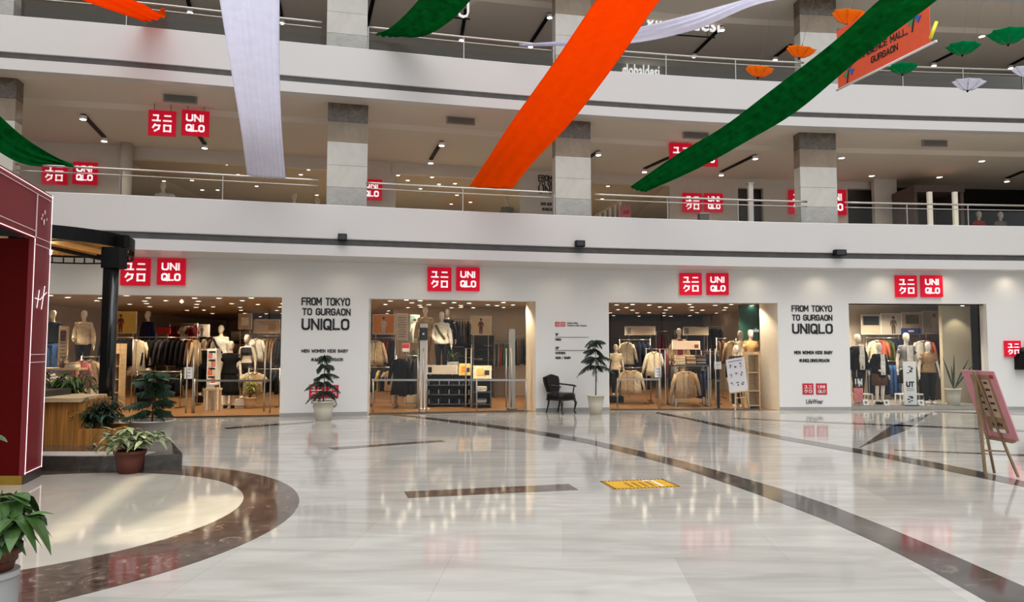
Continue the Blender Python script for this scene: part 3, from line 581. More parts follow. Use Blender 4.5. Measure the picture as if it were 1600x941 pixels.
# ------------------------------------------------------------------ orange mall banner with pinwheels
Yb0, Yb1 = 14.2, 12.0
BL = at(1310, 140, Yb0); BR = at(1454, 67, Yb1); BR.z = BL.z; Hb = 1.2
cx = (BL + BR) / 2; ex = (BR - BL); Lb = ex.length; ex.normalize(); ez = Vector((0, 0, 1)); ey = ez.cross(ex)
o = thing('mall_banner', 'orange AMBIENCE MALL GURGAON banner with pinwheels behind the green drape', 'banner', (0, 0, 0))
o.matrix_world = Matrix((ex, ey, ez)).transposed().to_4x4(); o.location = cx
MB().box((0, 0, Hb / 2), (Lb, .012, Hb)).build('cloth', mat('banner_orange', (.86, .10, .03), .6, var=.04), o)
MB().tube([(-Lb / 2 - .05, 0, 0), (Lb / 2 + .12, 0, 0)], .022, 8).build('bottom_rod', M_WHITE, o, True)
for t, x0, x1, z0, z1 in (('AMBIENCE MALL,', -.22, .29, .315, .42), ('GURGAON', -.10, .19, .15, .255)):
    mb = MB(); letters(mb, t, x0 * Lb, x1 * Lb, z0 * Hb, (z1 - z0) * Hb, .16 * (z1 - z0) * Hb, -.012, -.005); mb.build('lettering', M_INK, o)
def pinwheel(par, cx_, cz_, r):
    for i, c in enumerate(((.45, .05, .3), (.6, .4, .12), (.05, .3, .12), (.03, .12, .5))):
        a = math.pi / 2 * i + .5; P = lambda k, q: (cx_ + r * q * math.cos(a + k), cz_ + r * q * math.sin(a + k))
        MB().slab([(cx_, cz_), P(0, 1), P(.75, .95), P(.8, .5)], -.02, -.007).build('pinwheel_vane', mat('vane_%d' % i, c, .5, var=.05), par)
    MB().slab([(cx_ - .01, cz_), (cx_ + .01, cz_), (cx_ + .03 - r * .4, cz_ - r * 1.5), (cx_ - r * .4, cz_ - r * 1.5)], -.016, -.007).build('pinwheel_stick', M_INK, par)
pinwheel(o, .36 * Lb, .52 * Hb, .17); pinwheel(o, -.36 * Lb, .25 * Hb, .17)
p = at(1459, 48, 11.85); o = MB().tube([p - Vector((.06, 0, .13)), p + Vector((.05, 0, .15))], .03, 8).build('ribbon_stick', mat('yellow_plastic', (.95, .8, .02), .4, var=.05), None, True); tag(o, 'short yellow stick hanging beside the right end of the mall banner', 'stick')
MB().tube([p + Vector((.05, 0, .15)), p + Vector((.08, 0, 2))], .003, 4).build('wire', M_DSTEEL, o)
# ------------------------------------------------------------------ red kiosk on the left
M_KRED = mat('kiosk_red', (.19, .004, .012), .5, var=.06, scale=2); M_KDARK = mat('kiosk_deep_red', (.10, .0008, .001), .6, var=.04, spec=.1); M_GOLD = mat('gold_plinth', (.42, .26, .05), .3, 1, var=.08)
M_LEDSTR = mat('led_string', (1, .80, .80), .4, emit=.9); M_PIPE = mat('white_piping', (.8, .62, .62), .4, var=.03)
C1k = onz(36, 758); C2k = onz(63, 744.5); C1k.z = C2k.z = 0
ku = (C1k - C2k).normalized(); kn = Vector((-ku.y, ku.x, 0)); kn = kn if kn.x > 0 else -kn       # kn points to the open floor
KH = Z(52, 291, C1k.y); KO = Z(50, 372, C1k.y); kth = math.atan2(ku.y, ku.x)
k = thing('shop_kiosk', 'dark red booth with white light strings at the left edge', 'kiosk', (C2k.x, C2k.y, 0), kth)
KL = (C1k - C2k).length
# local frame: x runs toward the viewer along the side, y is to the right of travel
sgn = -1 if (Matrix.Rotation(-kth, 3, 'Z') @ kn).y < 0 else 1
fy = sgn * .0
MB().box((KL / 2, -sgn * .025, .12 + (KO - .12) / 2), (KL, .05, KO - .12)).build('side_post', M_KRED, k)
MB().box((KL / 2 - .0, -sgn * .025, .06), (KL + .01, .06, .12)).build('plinth', mat('dark_plinth', (.05, .035, .035), .4, var=.05), k)
MB().box((2.0, -sgn * .03, (KO + KH) / 2), (4.0, .06, KH - KO)).build('header', M_KRED, k)
# back wall inside the booth runs to the left, square to the view
inv = Matrix.Rotation(-kth, 3, 'Z')
def K(p): return inv @ (Vector(p) - Vector((C2k.x, C2k.y, 0)))
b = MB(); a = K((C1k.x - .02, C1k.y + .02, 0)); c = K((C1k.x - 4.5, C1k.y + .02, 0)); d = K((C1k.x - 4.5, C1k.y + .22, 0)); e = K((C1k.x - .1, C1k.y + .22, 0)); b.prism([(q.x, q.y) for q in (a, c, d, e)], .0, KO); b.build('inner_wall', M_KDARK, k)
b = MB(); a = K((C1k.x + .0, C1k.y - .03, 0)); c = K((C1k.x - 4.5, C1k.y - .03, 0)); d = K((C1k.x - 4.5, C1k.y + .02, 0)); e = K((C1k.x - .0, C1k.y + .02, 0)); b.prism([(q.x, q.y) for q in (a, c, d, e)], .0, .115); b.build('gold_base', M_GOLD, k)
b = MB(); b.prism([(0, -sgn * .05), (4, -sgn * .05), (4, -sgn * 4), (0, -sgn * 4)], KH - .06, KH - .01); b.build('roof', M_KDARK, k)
yf = sgn * .012
def ks(x0, z0, x1, z1, w, m, nm): MB().tube([(x0, yf, z0), (x1, yf, z1)], w, 6).build(nm, m, k)
ks(.012, .12, .012, KH, .0045, M_LEDSTR, 'light_string'); ks(KL - .012, .12, KL - .012, KO, .0045, M_LEDSTR, 'light_string')
ks(0, KH - .03, 4, KH - .03, .0045, M_LEDSTR, 'light_string'); ks(KL, KO + .01, 4, KO + .01, .005, M_LEDSTR, 'light_string'); ks(0, .135, KL, .135, .0045, M_LEDSTR, 'light_string')
ks(.07, KH - .09, 4, KH - .09, .006, M_PIPE, 'piping'); ks(KL - .03, KO + .09, 4, KO + .09, .006, M_PIPE, 'piping'); ks(KL - .03, KO + .02, KL - .03, KH - .09, .008, M_PIPE, 'piping'); ks(.05, KO + .02, KL - .06, KO + .02, .006, M_PIPE, 'piping'); ks(.05, KO - .07, KL - .06, KO - .07, .006, M_PIPE, 'piping')
for pz in (554, 566): z = Z(60, pz, (C1k.y + C2k.y) / 2); ks(.03, z, KL - .03, z, .006, M_PIPE, 'piping')
# handwritten initial on the post
zc = Z(60, 466, (C1k.y + C2k.y) / 2); mb = MB()
for ln in ([(-.10, -.12), (-.05, .09)], [(.03, -.13), (.10, .15)], [(-.16, -.01), (-.02, -.02), (.16, .08)]):
    mb.tube([(KL / 2 - sgn * 0 - px * 1.3, yf, zc + pz * 1.1) for px, pz in ln], .0045, 6)
mb.build('script_emblem', M_LEDSTR, k)
mb = MB()
for i, (px, pz, r) in enumerate(((-.02, .38, .02), (.06, .33, .014), (.0, .25, .026), (.09, .28, .014), (-.1, .3, .012))): mb.ell((KL / 2 + px, yf, KO + pz), (r, .006, r * 1.6), 8, 5)
mb.build('star_decoration', M_PIPE, k)
# ------------------------------------------------------------------ café corner: platform, planter counter, black post and round canopy
PZ = .2
pl = [(onz(px, py, PZ).x, onz(px, py, PZ).y) for px, py in ((40, 713), (150, 713.5), (226, 713), (285, 709), (268, 690), (258, 672))]
pl += [(-7.6, 14.0), (-11, 13.5), (-11, 10.2)]
b = MB(); b.prism(pl, .0, PZ - .03); o = b.build('cafe_platform', M_GREYST); b = MB(); b.prism([(x, y) for x, y in pl], PZ - .03, PZ); e = b.build('platform_top', M_GREYST, o); a_ = onz(40, 713, PZ); c_ = onz(222, 713, PZ); MB().box(((a_.x + c_.x) / 2, a_.y + .2, PZ + .004), (c_.x - a_.x, .36, .01)).build('edge_slab', mat('white_stone_edge', (.62, .6, .56), .3, var=.05), o)
tag(o, 'low dark stone platform carrying the wooden planter counter', 'platform')
# wooden counter
Yc = 10.95; xa, xb, xc = X(66, Yc), X(126, Yc), X(186, Yc + .1); zt = Z(100, 622, Yc); zl = Z(150, 671, Yc)
t = thing('planter_counter', 'slatted teak counter with a sunken planter on the stone platform', 'counter', ((xa + xb) / 2, Yc, PZ))
ox = (xa + xb) / 2; w1 = xb - xa; w2 = xc - xb
MB().box((0, .45, (zt - PZ) / 2 - .02), (w1, .9, zt - PZ - .04)).build('cabinet', M_WOOD, t)
MB().prism([(-w1 / 2 - .4, -.06), (w1 / 2 + .05, -.06), (w1 / 2 - .1, .95), (-w1 / 2 - .5, .95)], zt - PZ - .06, zt - PZ).build('worktop', M_PALEWOOD, t)
b = MB(); h = zl - PZ; x0 = w1 / 2; b.box((x0 + w2 / 2, .04, h / 2), (w2, .06, h)); b.box((x0 + w2 / 2, .8, h / 2), (w2, .06, h)); b.box((x0 + w2 - .03, .42, h / 2), (.06, .7, h)); b.build('planter_box', M_WOOD, t)
MB().box((x0 + w2 / 2 - .03, .42, h - .08), (w2 - .06, .7, .04)).build('soil', mat('potting_soil', (.03, .02, .014), .9, var=.4, scale=30), t)
MB().box((-w1 / 2 - .6, .5, .4), (1.1, .7, .8)).build('back_shelf', M_DARKWALL, t)
# round canopy
PX, PY = X(169, 12.1), 12.1; Rk = 1.42; ctr = (PX - Rk + .05, PY + .3); zr = Z(174, 386, 12.1)
t = thing('black_post', 'tall black post rising from the planter plants to the round canopy', 'post', (PX, PY, PZ))
MB().box((0, 0, (zr - PZ) / 2 - .1), (.15, .2, zr - PZ - .2)).build('shaft', M_BLACK, t); MB().lathe([(.075, .0), (.075, zr - PZ - .35)], 16, (.07, -.03, 0)).build('round_cover', mat('black_gloss', (.014, .014, .015), .18, var=.1), t, True); MB().box((.05, 0, zr - PZ - .19), (.3, .26, .35)).build('head_bracket', M_BLACK, t)
t = thing('round_canopy', 'round black canopy with amber wooden ceiling left of the black post', 'canopy', (ctr[0], ctr[1], zr))
nn = 64; ring = lambda r, z: [(r * math.cos(2 * math.pi * j / nn), r * math.sin(2 * math.pi * j / nn), z) for j in range(nn)]
arc = lambda r, z: [(r * math.cos(math.pi * j / 40), r * math.sin(math.pi * j / 40), z) for j in range(41)]
b = MB(); b.loft([ring(Rk, .02), ring(Rk, .24), ring(Rk - .06, .24), ring(Rk - .06, .02), ring(Rk, .02)], caps=False); b.build('fascia_ring', M_BLACK, t)
MB().lathe([(.001, .05), (Rk - .06, .05), (Rk - .06, .08), (.001, .08)], nn).build('deck', mat('canopy_plank', (.60, .33, .10), .45, var=.25, scale=3, stretch=(1, 8, 1)), t)
for i in range(4): MB().box((-.9 + .55 * i, .1 - .15 * (i % 2), .03), (.40, 1.7, .04)).build('ceiling_plank', MATS['canopy_plank'], t)
b = MB(); b.loft([arc(Rk, -.10), arc(Rk, -.075), arc(Rk - .03, -.075), arc(Rk - .03, -.10), arc(Rk, -.10)], caps=False, closed=False); b.build('lower_ring', M_BLACK, t)
for j in range(24): a = math.pi * (j + .5) / 24; MB().box(((Rk - .015) * math.cos(a), (Rk - .015) * math.sin(a), -.035), (.02, .02, .1), Matrix.Rotation(a, 3, 'Z')).build('ring_baluster', M_BLACK, t)
MB().box((.35, 0, .0), (.07, 2 * Rk - .25, .1)).build('joist', M_BLACK, t)
MB().bar((Rk - .02, -.18, .1), (Rk + .2, -.30, .1), .1, .2).build('post_clamp', M_BLACK, t)
lamp('canopy_lamp', 'POINT', (ctr[0] + .1, ctr[1], zr - .35), 16, (1, .62, .25), .05)
MB().lathe([(.06, .0), (.07, .09), (.0, .1)], 12, (.1, 0, -.09)).build('canopy_light', M_LED, t)
# ------------------------------------------------------------------ plants
M_POTW = mat('white_pot', (.62, .58, .48), .5, var=.05, scale=4); M_POTG = mat('stone_pot', (.46, .43, .36), .6, var=.08, scale=3); M_TERRA = mat('terracotta', (.11, .027, .015), .7, var=.15, scale=5)
M_BARK = mat('bark', (.06, .04, .028), .8, var=.3, scale=20); M_PINE = mat('pine_needles', (.012, .026, .014), .6, var=.4, scale=14); M_LEAF = mat('broad_leaf', (.045, .11, .02), .4, var=.45, scale=9); M_VARI = mat('variegated_leaf', (.24, .33, .12), .45, var=.4, scale=22, col2=(.5, .55, .30))
M_DLEAF = mat('dark_leaf', (.014, .04, .016), .45, var=.4, scale=12)
def pot_parts(t, r, h, m, lip=.03, taper=.72):
    MB().lathe([(r * taper, 0), (r * (taper * .45 + .55), h * .55), (r, h - lip), (r * 1.06, h - lip), (r * 1.06, h), (r * .92, h), (r * .9, h - .08), (.001, h - .08)], 28).build('pot', m, t, True)
    MB().lathe([(.001, h - .085), (r * .9, h - .085), (r * .9, h - .06), (.001, h - .06)], 20).build('soil', mat('potting_soil', (.03, .02, .014), .9, var=.4, scale=30), t)
def pine(t, z0, H, R_, tiers, bare, rnd, m=M_PINE, cone=.62, drop=1.0):
    """Norfolk pine: level whorls of drooping feathered branches"""
    st = MB(); st.tube([(0, 0, z0), (.01, 0, z0 + H * .5), (0, .01, z0 + H)], [.016, .012, .005], 8); st.build('trunk', M_BARK, t, True)
    fo = MB()
    for i in range(tiers):
        zf = bare + (1 - bare) * i / max(1, tiers - 1); r = R_ * (1 - cone * (i / max(1, tiers - 1)) ** 1.4) * rnd.uniform(.9, 1.08); n = 8
        for j in range(n):
            a = 2 * math.pi * j / n + i * .5 + rnd.uniform(-.3, .3); L = r * rnd.uniform(.55, 1.15); dr = rnd.uniform(.4, .8) * drop; pts = []; oz = rnd.uniform(-.055, .055) * H
            for s in range(9):
                u = s / 8; pts.append(Vector((L * u * math.cos(a), L * u * math.sin(a), z0 + H * zf + oz * min(1, u * 3) + L * (.30 * u - dr * 1.25 * u * u))))
            fo.tube(pts, [.006 * (1 - .7 * s / 8) for s in range(9)], 4)
            side = Vector((-math.sin(a), math.cos(a), 0))
            for s in range(36):
                u = .10 + .9 * s / 35; q = pts[min(7, int(u * 8))].lerp(pts[min(8, int(u * 8) + 1)], u * 8 - int(u * 8)); ln = R_ * .25 * math.sin(math.pi * (.15 + .8 * u)) * rnd.uniform(.5, 1.5)
                for sg in (-1, 1):
                    d = (side * sg * .55 + Vector((math.cos(a) * .6, math.sin(a) * .6, -1.3 + rnd.uniform(-.6, .5)))).normalized() * ln; wv = Vector((math.cos(a) + rnd.uniform(-.4, .4), math.sin(a), .3)) * .010
                    fo.add([q - wv, q + wv, q + d + wv * .2, q + d - wv * .2], [(0, 1, 2, 3)])
    fo.build('foliage', m, t)
def leaf(mb, p, d, L, Wd, droop, up=Vector((0, 0, 1))):
    d = d.normalized(); s = d.cross(up); s = s.normalized() if s.length > .05 else Vector((1, 0, 0)); n = s.cross(d); vs = []
    for i, (t, w) in enumerate(((0, .1), (.2, .75), (.45, 1), (.7, .72), (.9, .3), (1, .04))):
        c = p + d * L * t + Vector((0, 0, -1)) * droop * L * t * t
        vs += [c + s * Wd * w / 2 + n * .10 * Wd * w, c, c - s * Wd * w / 2 + n * .10 * Wd * w]
    mb.add(vs, [f for i in range(5) for f in ((3 * i, 3 * i + 1, 3 * i + 4, 3 * i + 3), (3 * i + 1, 3 * i + 2, 3 * i + 5, 3 * i + 4))])
def bush(t, c, R_, Hh, n, L, Wd, m, rnd, spread=1.0, droop=.45, stems=14, up=.5):
    st = MB(); fo = MB(); c = Vector(c)
    for i in range(stems):
        a = 2 * math.pi * i / stems + rnd.uniform(-.3, .3); rr = R_ * rnd.uniform(.25, .95) * spread; h = Hh * rnd.uniform(.45, 1) * (1 - .35 * (rr / R_) ** 2)
        e = c + Vector((rr * math.cos(a), rr * math.sin(a), h)); mid = c + Vector((rr * .35 * math.cos(a), rr * .35 * math.sin(a), h * .65))
        st.tube([c, mid, e], [.008, .006, .003], 5)
        for k_ in range(max(1, n // stems)):
            u = rnd.uniform(.4, 1); p = mid.lerp(e, max(0, u * 2 - 1)) if u > .5 else c.lerp(mid, u * 2); b_ = a + rnd.uniform(-1.5, 1.5)
            leaf(fo, p, Vector((math.cos(b_), math.sin(b_), rnd.uniform(-.25, up))), L * rnd.uniform(.65, 1.2), Wd * rnd.uniform(.7, 1.15), droop * rnd.uniform(.3, 1.6))
    st.build('stems', M_BARK, t); fo.build('foliage', m, t)
rnd = random.Random(3)
def potted_pine(px, base_py, pot_w, pot_h, tree_top, R_px, tiers, bare, lab, potm=M_POTW, cone=.62):
    p = onz(px, base_py); Y = p.y; s = Y / FPX
    t = thing('potted_pine', lab, 'potted plant', (p.x, Y, 0), 0, 'potted Norfolk pines')
    pot_parts(t, pot_w * s / 2, pot_h * s, potm); pine(t, pot_h * s - .08, Z(px, tree_top, Y) - pot_h * s + .08, R_px * s, tiers, bare, rnd, cone=cone)
potted_pine(505, 657, 33, 30, 558, 29, 5, .26, 'drooping pine in a cream pot in front of the red wall logos')
potted_pine(931, 647.5, 26, 30, 534, 30, 4, .55, 'drooping pine with bare trunk in a white pot right of the black armchair', cone=.45)
# big stone pot with a dark pine behind the leafy plant
p = onz(236, 708); t = thing('potted_pine', 'dark green pine in the big pale stone pot beside the platform', 'potted plant', (p.x, p.y, 0), 0, 'potted Norfolk pines')
pot_parts(t, .33, .52, M_POTG, .02, .78); pine(t, .44, .80, .42, 5, .25, rnd, M_DLEAF, .5, .55)
b = MB()
for i in range(9): a = i * .7; leaf(b, Vector((.05, 0, 1.16)), Vector((math.cos(a), math.sin(a), .12)), .42, .1, .15)
b.build('top_fronds', M_LEAF, t)
# terracotta pot with pale leaves
p = onz(206, 738); t = thing('potted_plant', 'pale variegated leafy plant in a terracotta pot beside the stone platform', 'potted plant', (p.x, p.y - .06, 0), 0)
pot_parts(t, .19, .30, M_TERRA, .04); bush(t, (0, 0, .27), .46, .40, 230, .15, .085, M_VARI, rnd, 1, .5, 26)
# near left plant on its grey stand
Yn = 4.0; xn = X(2, Yn); zp = Z(8, 892, Yn)
t = thing('planter_stand', 'grey round planter stand at the bottom left corner', 'stand', (xn, Yn, 0)); MB().lathe([(.12, 0), (.128, zp * .5), (.13, zp - .03)], 28).build('body', mat('grey_stand', (.30, .30, .29), .5, var=.06), t, True); MB().lathe([(.134, zp - .03), (.134, zp), (.001, zp)], 28).build('lid', mat('pale_grey_stand', (.42, .42, .41), .5, var=.06), t)
t = thing('potted_plant', 'broad leaved dark green plant in a terracotta pot on the grey stand', 'potted plant', (xn, Yn, zp))
pot_parts(t, .135, .135, M_TERRA, .045, .75); bush(t, (0, 0, .1), .26, .36, 150, .14, .095, M_LEAF, rnd, 1, .8, 25, .3)
b = MB(); b.tube([(0, 0, .1), (-.03, .02, .5), (-.06, 0, .72)], [.006, .005, .003], 5); leaf(b, Vector((-.06, 0, .72)), Vector((1, -.2, .1)), .14, .07, .3); b.build('tall_leaf', M_LEAF, t)
# plants growing in the planter and behind the counter
for i, (px, py, R_, H_, n, L, Wd, m, lab, Y) in enumerate(((150, 668, .3, .36, 90, .17, .05, M_DLEAF, 'dark feathery plant in the planter right of the counter', 11.35), (132, 664, .24, .30, 80, .12, .06, M_VARI, 'silvery leaved plant in the planter beside the counter', 11.3), (172, 668, .26, .42, 110, .20, .035, M_DLEAF, 'spiky plant in the planter by the black post', 11.6))):
    p = at(px, py, Y); t = thing('planter_plant', lab, 'plant', (p.x, Y - .1, zl - .07), 0, 'plants in the planter'); bush(t, (0, 0, 0), R_ * 1.1, H_ * 1.55, n * 2, L, Wd, m, rnd, 1, .5, 24)
for i, (px, lab) in enumerate(((76, 'low grassy plant behind the wooden counter near the red booth'), (118, 'low leafy plant behind the wooden counter near the black post'))):
    t = thing('planter_plant', lab, 'plant', (X(px, 12.3), 12.3, PZ), 0, 'plants behind the counter'); pot_parts(t, .17, .66, M_BLACK); bush(t, (0, 0, .62), .42, .5, 220, .2, .045, M_DLEAF if i == 0 else M_LEAF, rnd, 1, .6, 16)
p = at(150, 690, 10.8); t = thing('trailing_leaf', 'single trailing vine hanging over the low planter front', 'plant', (p.x, 10.85, zl))
b = MB(); b.tube([(.02, .2, -.06), (.02, .06, .06), (-.02, .0, -.05), (-.08, -.02, -.2)], .005, 5); b.build('stem', M_LEAF, t); b = MB(); [leaf(b, Vector((-.08, -.02, -.2)), Vector((math.cos(a), math.sin(a) * .4, -.2)), .09, .05, .3) for a in (0, 1.5, 3.1, 4.2)]; b.build('leaves', M_VARI, t)
# ------------------------------------------------------------------ black armchair
p0 = onz(880, 645.5); t = thing('armchair', 'black carved armchair standing against the facade under the floor directory', 'chair', (p0.x - .06, p0.y + .02, 0), W.ang(p0.x) + math.radians(36), None, .93)
LEATH = mat('black_leather', (.008, .008, .009), .35, var=.3, scale=12, spec=.3); EB = mat('ebony_wood', (.01, .009, .009), .3, var=.3, scale=8)
b = MB(); b.loft([[(sx * .30 * q, -.27 * q + (.02), z) if sx else None for sx in ()] or [(.30 * q * cx_, .27 * q * cy_, z) for cx_, cy_ in ((-1, -1), (-.6, -1.06), (.6, -1.06), (1, -1), (1, .3), (.92, 1), (-.92, 1), (-1, .3))] for q, z in ((.95, .40), (1, .43), (1, .50), (.93, .54), (.7, .555))]); b.build('seat', LEATH, t, True)
b = MB(); b.loft([[(.31 * cx_, .28 * cy_, z) for cx_, cy_ in ((-1, -1), (-.6, -1.06), (.6, -1.06), (1, -1), (1, .3), (.92, 1), (-.92, 1), (-1, .3))] for z in (.35, .41)]); b.build('seat_rail', EB, t)
prof = [(-.21, .56), (-.26, .72), (-.285, .88), (-.27, .965), (-.19, .985), (-.1, 1.01), (0, 1.03), (.1, 1.01), (.19, .985), (.27, .965), (.285, .88), (.26, .72), (.21, .56)]
def tilt(mb): mb.xf(Matrix.Translation((0, .25, .5)) @ Matrix.Rotation(math.radians(-12), 4, 'X') @ Matrix.Translation((0, 0, -.5))); return mb
prof = [(x * 1.1, .56 + (z - .56) * 1.06) for x, z in prof]; tilt(MB().slab(prof, -.02, .045)).build('back_frame', EB, t); tilt(MB().slab([(x * .86, .56 + (z - .56) * .9 + .02) for x, z in prof], -.05, -.015)).build('backrest', LEATH, t)
for sx in (-1, 1):
    MB().tube([(sx * .27, .28, .78), (sx * .31, .0, .76), (sx * .33, -.2, .745), (sx * .335, -.27, .725)], [.02, .022, .025, .02], 8).build('armrest', EB, t, True)
    MB().tube([(sx * .30, -.1, .43), (sx * .345, -.16, .55), (sx * .315, -.2, .66), (sx * .33, -.22, .74)], .018, 8).build('arm_support', EB, t, True)
    MB().tube([(sx * .27, -.25, .38), (sx * .30, -.29, .28), (sx * .28, -.27, .14), (sx * .26, -.26, .05), (sx * .28, -.3, 0)], [.034, .036, .024, .018, .026], 8).build('leg', EB, t, True)
    MB().tube([(sx * .24, .22, .38), (sx * .24, .25, .2), (sx * .25, .31, 0)], [.028, .024, .02], 8).build('leg', EB, t, True)
# ------------------------------------------------------------------ yellow floor sticker
q = [onz(*c) for c in ((935, 752.8), (1036.4, 748.7), (1063, 761.3), (961, 765.5))]
cen = sum(q, Vector()) / 4; ex = ((q[1] - q[0]) + (q[2] - q[3])).normalized(); Lx = ((q[1] - q[0]).length + (q[2] - q[3]).length) / 2; ey = Vector((-ex.y, ex.x, 0)); Ly = abs((q[0] - q[3]).dot(ey)); th = math.atan2(ex.y, ex.x)
t = thing('floor_sticker', 'yellow floor sticker with black dashed edge on the marble', 'sticker', (cen.x, cen.y, 0), th)
MB().box((0, 0, .003), (Lx, Ly, .004)).build('sheet', mat('sticker_yellow', (.72, .40, .015), .4, var=.05), t)
b = MB()
for i in range(18):
    for sy in (-1, 1): b.box((-Lx / 2 + Lx * (i + .5) / 18, sy * (Ly / 2 - .025), .0058), (Lx / 36, .045, .0015))
for i in range(12):
    for sx in (-1, 1): b.box((sx * (Lx / 2 - .022), -Ly / 2 + Ly * (i + .5) / 12, .0058), (.04, Ly / 24, .0015))
b.build('dashed_edge', M_INK, t)
b = MB(); [b.box((-.18 * Lx + i * .11 * Lx, -.06 * Ly, .0058), (.04 * Lx, .5 * Ly, .0015)) for i in range(4)]; b.build('print', mat('sticker_brown', (.25, .13, .01), .5, var=.1), t)
b = MB(); b.box((.27 * Lx, .0, .0058), (.05 * Lx, .75 * Ly, .0015)); b.box((.2 * Lx, .36 * Ly, .0058), (.14 * Lx, .08 * Ly, .0015)); b.build('white_print', M_WHITE, t)
# ------------------------------------------------------------------ easels
def easel(lab, boardc, w, h, yaw, lean, roll, Ylegs, legpx, backpx, frame_m, board_m, decor, cross_py, front=.03):
    c = boardc; t = thing('display_easel', lab, 'easel', (c.x, c.y, 0))
    Rm = Matrix.Rotation(yaw, 3, 'Z') @ Matrix.Rotation(-lean, 3, 'X') @ Matrix.Rotation(roll, 3, 'Y')
    def PB(x, y, z): return Rm @ Vector((x, y, z)) + Vector((0, 0, c.z))
    M4 = Matrix.Translation((0, 0, c.z)) @ Rm.to_4x4()
    bd = MB().box((0, 0, 0), (w, .015, h)).xf(M4).build('board', board_m, t); decor(t, bd, M4, w, h)
    apex = PB(0, front, h * .48)
    for px, py in legpx:
        f = onz(px, py); f = Vector((f.x - c.x, f.y - c.y, .012)); MB().bar(f, apex + (f - apex) * -.02, .035, .022).build('leg', frame_m, t)
    f = onz(*backpx); f = Vector((f.x - c.x, f.y - c.y, .012)); MB().bar(f, apex, .03, .02).build('rear_leg', frame_m, t)
    a = onz(*legpx[0]); e = onz(*legpx[1]); u = .25
    A = Vector((a.x - c.x, a.y - c.y, 0)).lerp(apex, u); B = Vector((e.x - c.x, e.y - c.y, 0)).lerp(apex, u); MB().bar(A, B, .03, .02).build('crossbar', frame_m, t)
    MB().box((0, -.02, -h / 2 - .012), (w * .8, .06, .024)).xf(M4).build('ledge', frame_m, t)
M_PINK = mat('pink_board', (.62, .26, .30), .5, var=.05); M_EWOOD = mat('easel_wood', (.27, .18, .10), .5, var=.15)
def pink_decor(t, bd, M4, w, h):
    MB().box((0.03 * w, -.010, .02 * h), (.56 * w, .006, .84 * h)).xf(M4).build('picture_frame', mat('bronze_frame', (.30, .17, .09), .4, var=.1), bd)
    for sx in (-1, 1):
        MB().box((.03 * w + sx * .125 * w, -.015, .1 * h), (.2 * w, .006, .56 * h)).xf(M4).build('door_panel', mat('door_print', (.50, .33, .24), .5, var=.1), bd)
        for i in range(5): MB().box((.03 * w + sx * .125 * w, -.020, .33 * h - i * .1 * h), ((.1 + .03 * (i % 2)) * w, .006, .03 * h)).xf(M4).build('lettering', M_INK, bd)
    b = MB(); letters(b, 'SALE', -.12 * w, .2 * w, -.31 * h, .05 * h, .01 * h, -.021, -.014) if False else None
    b = MB(); [b.box((-.06 * w + i * .06 * w, -.017, -.29 * h + .012 * (i % 2)), (.035 * w, .006, .045 * h)) for i in range(5)]; b.xf(M4).build('lettering', M_INK, bd)
    b = MB(); b.box((.05 * w, -.017, -.38 * h), (.36 * w, .006, .05 * h)); b.xf(M4).build('pale_print', M_WHITE, bd)
    b = MB(); b.box((.38 * w, -.011, .42 * h), (.1 * w, .006, .05 * h)); b.xf(M4).build('corner_logo', mat('crimson_print', (.4, .01, .05), .5, var=.05), bd)
def white_decor(t, bd, M4, w, h):
    rr = random.Random(5)
    for r_ in range(3):
        b = MB()
        for i in range(3):
            for q in range(4): b.box((-.3 * w + .3 * w * i + rr.uniform(-.05, .05) * w, -.010, .27 * h - .27 * h * r_ + rr.uniform(-.05, .06) * h), (rr.uniform(.03, .09) * w, .004, rr.uniform(.015, .05) * h))
        b.xf(M4).build('sketch', mat('grey_ink', (.12, .12, .15), .6, var=.2), bd)
    b = MB(); b.box((0, -.010, .42 * h), (.75 * w, .004, .02 * h)); b.xf(M4).build('heading', MATS['grey_ink'], bd)
Ye = 9.55; bc = at(1546, 632, Ye)
easel('pink poster board on a wooden easel standing at the far right', bc, .60, .93, math.radians(-86), math.radians(-19), 0, Ye, [(1540, 744), (1591, 747)], (1554, 741), M_EWOOD, M_PINK, pink_decor, 718, front=-.05)
Yw = W(onz(1150, 640).x) - .15; bc = at(1151, 586, Yw - .10)
easel('white sketch board on a wooden easel in the third shop entrance', bc, .56, .88, math.radians(-52), math.radians(4), math.radians(-9), Yw, [(1149, 642.5), (1171, 640)], (1160, 639), M_PALEWOOD, mat('white_board', (.72, .74, .80), .4, var=.02), white_decor, 620)
# black box fixed at the far right edge of the facade
p = onc(1599, 565, W, -.12); t = thing('wall_lectern', 'black box with rounded top on the facade at the far right edge', 'box', p, W.ang(p.x)); MB().box((0, 0, 0), (.34, .22, .44)).build('body', M_BLACK, t); MB().ell((0.06, 0, .27), (.16, .1, .12), 14, 8).build('cap', LEATH, t, True); MB().box((0, .115, 0), (.12, .02, .2)).build('bracket', M_BLACK, t)
# unseen narrow-beam area lamps, shaped to lay sun streaks on the round floor inlay
def sun_streak(p0, p1, wid, power):
    a = onz(*p0); c = onz(*p1); m = (a + c) / 2; d = c - a
    ld = bpy.data.lights.new('sun_streak_lamp', 'AREA'); ld.shape = 'RECTANGLE'; ld.size = d.length; ld.size_y = wid; ld.energy = power; ld.color = (1, .90, .66); ld.spread = math.radians(2.5)
    o = bpy.data.objects.new('sun_streak_lamp', ld); COL.objects.link(o); o.location = (m.x, m.y, 9.5); o.rotation_euler = (0, 0, math.atan2(d.y, d.x))
sun_streak((225, 742), (75, 850), .22, 2.2); sun_streak((372, 775), (215, 850), .8, 4.5)
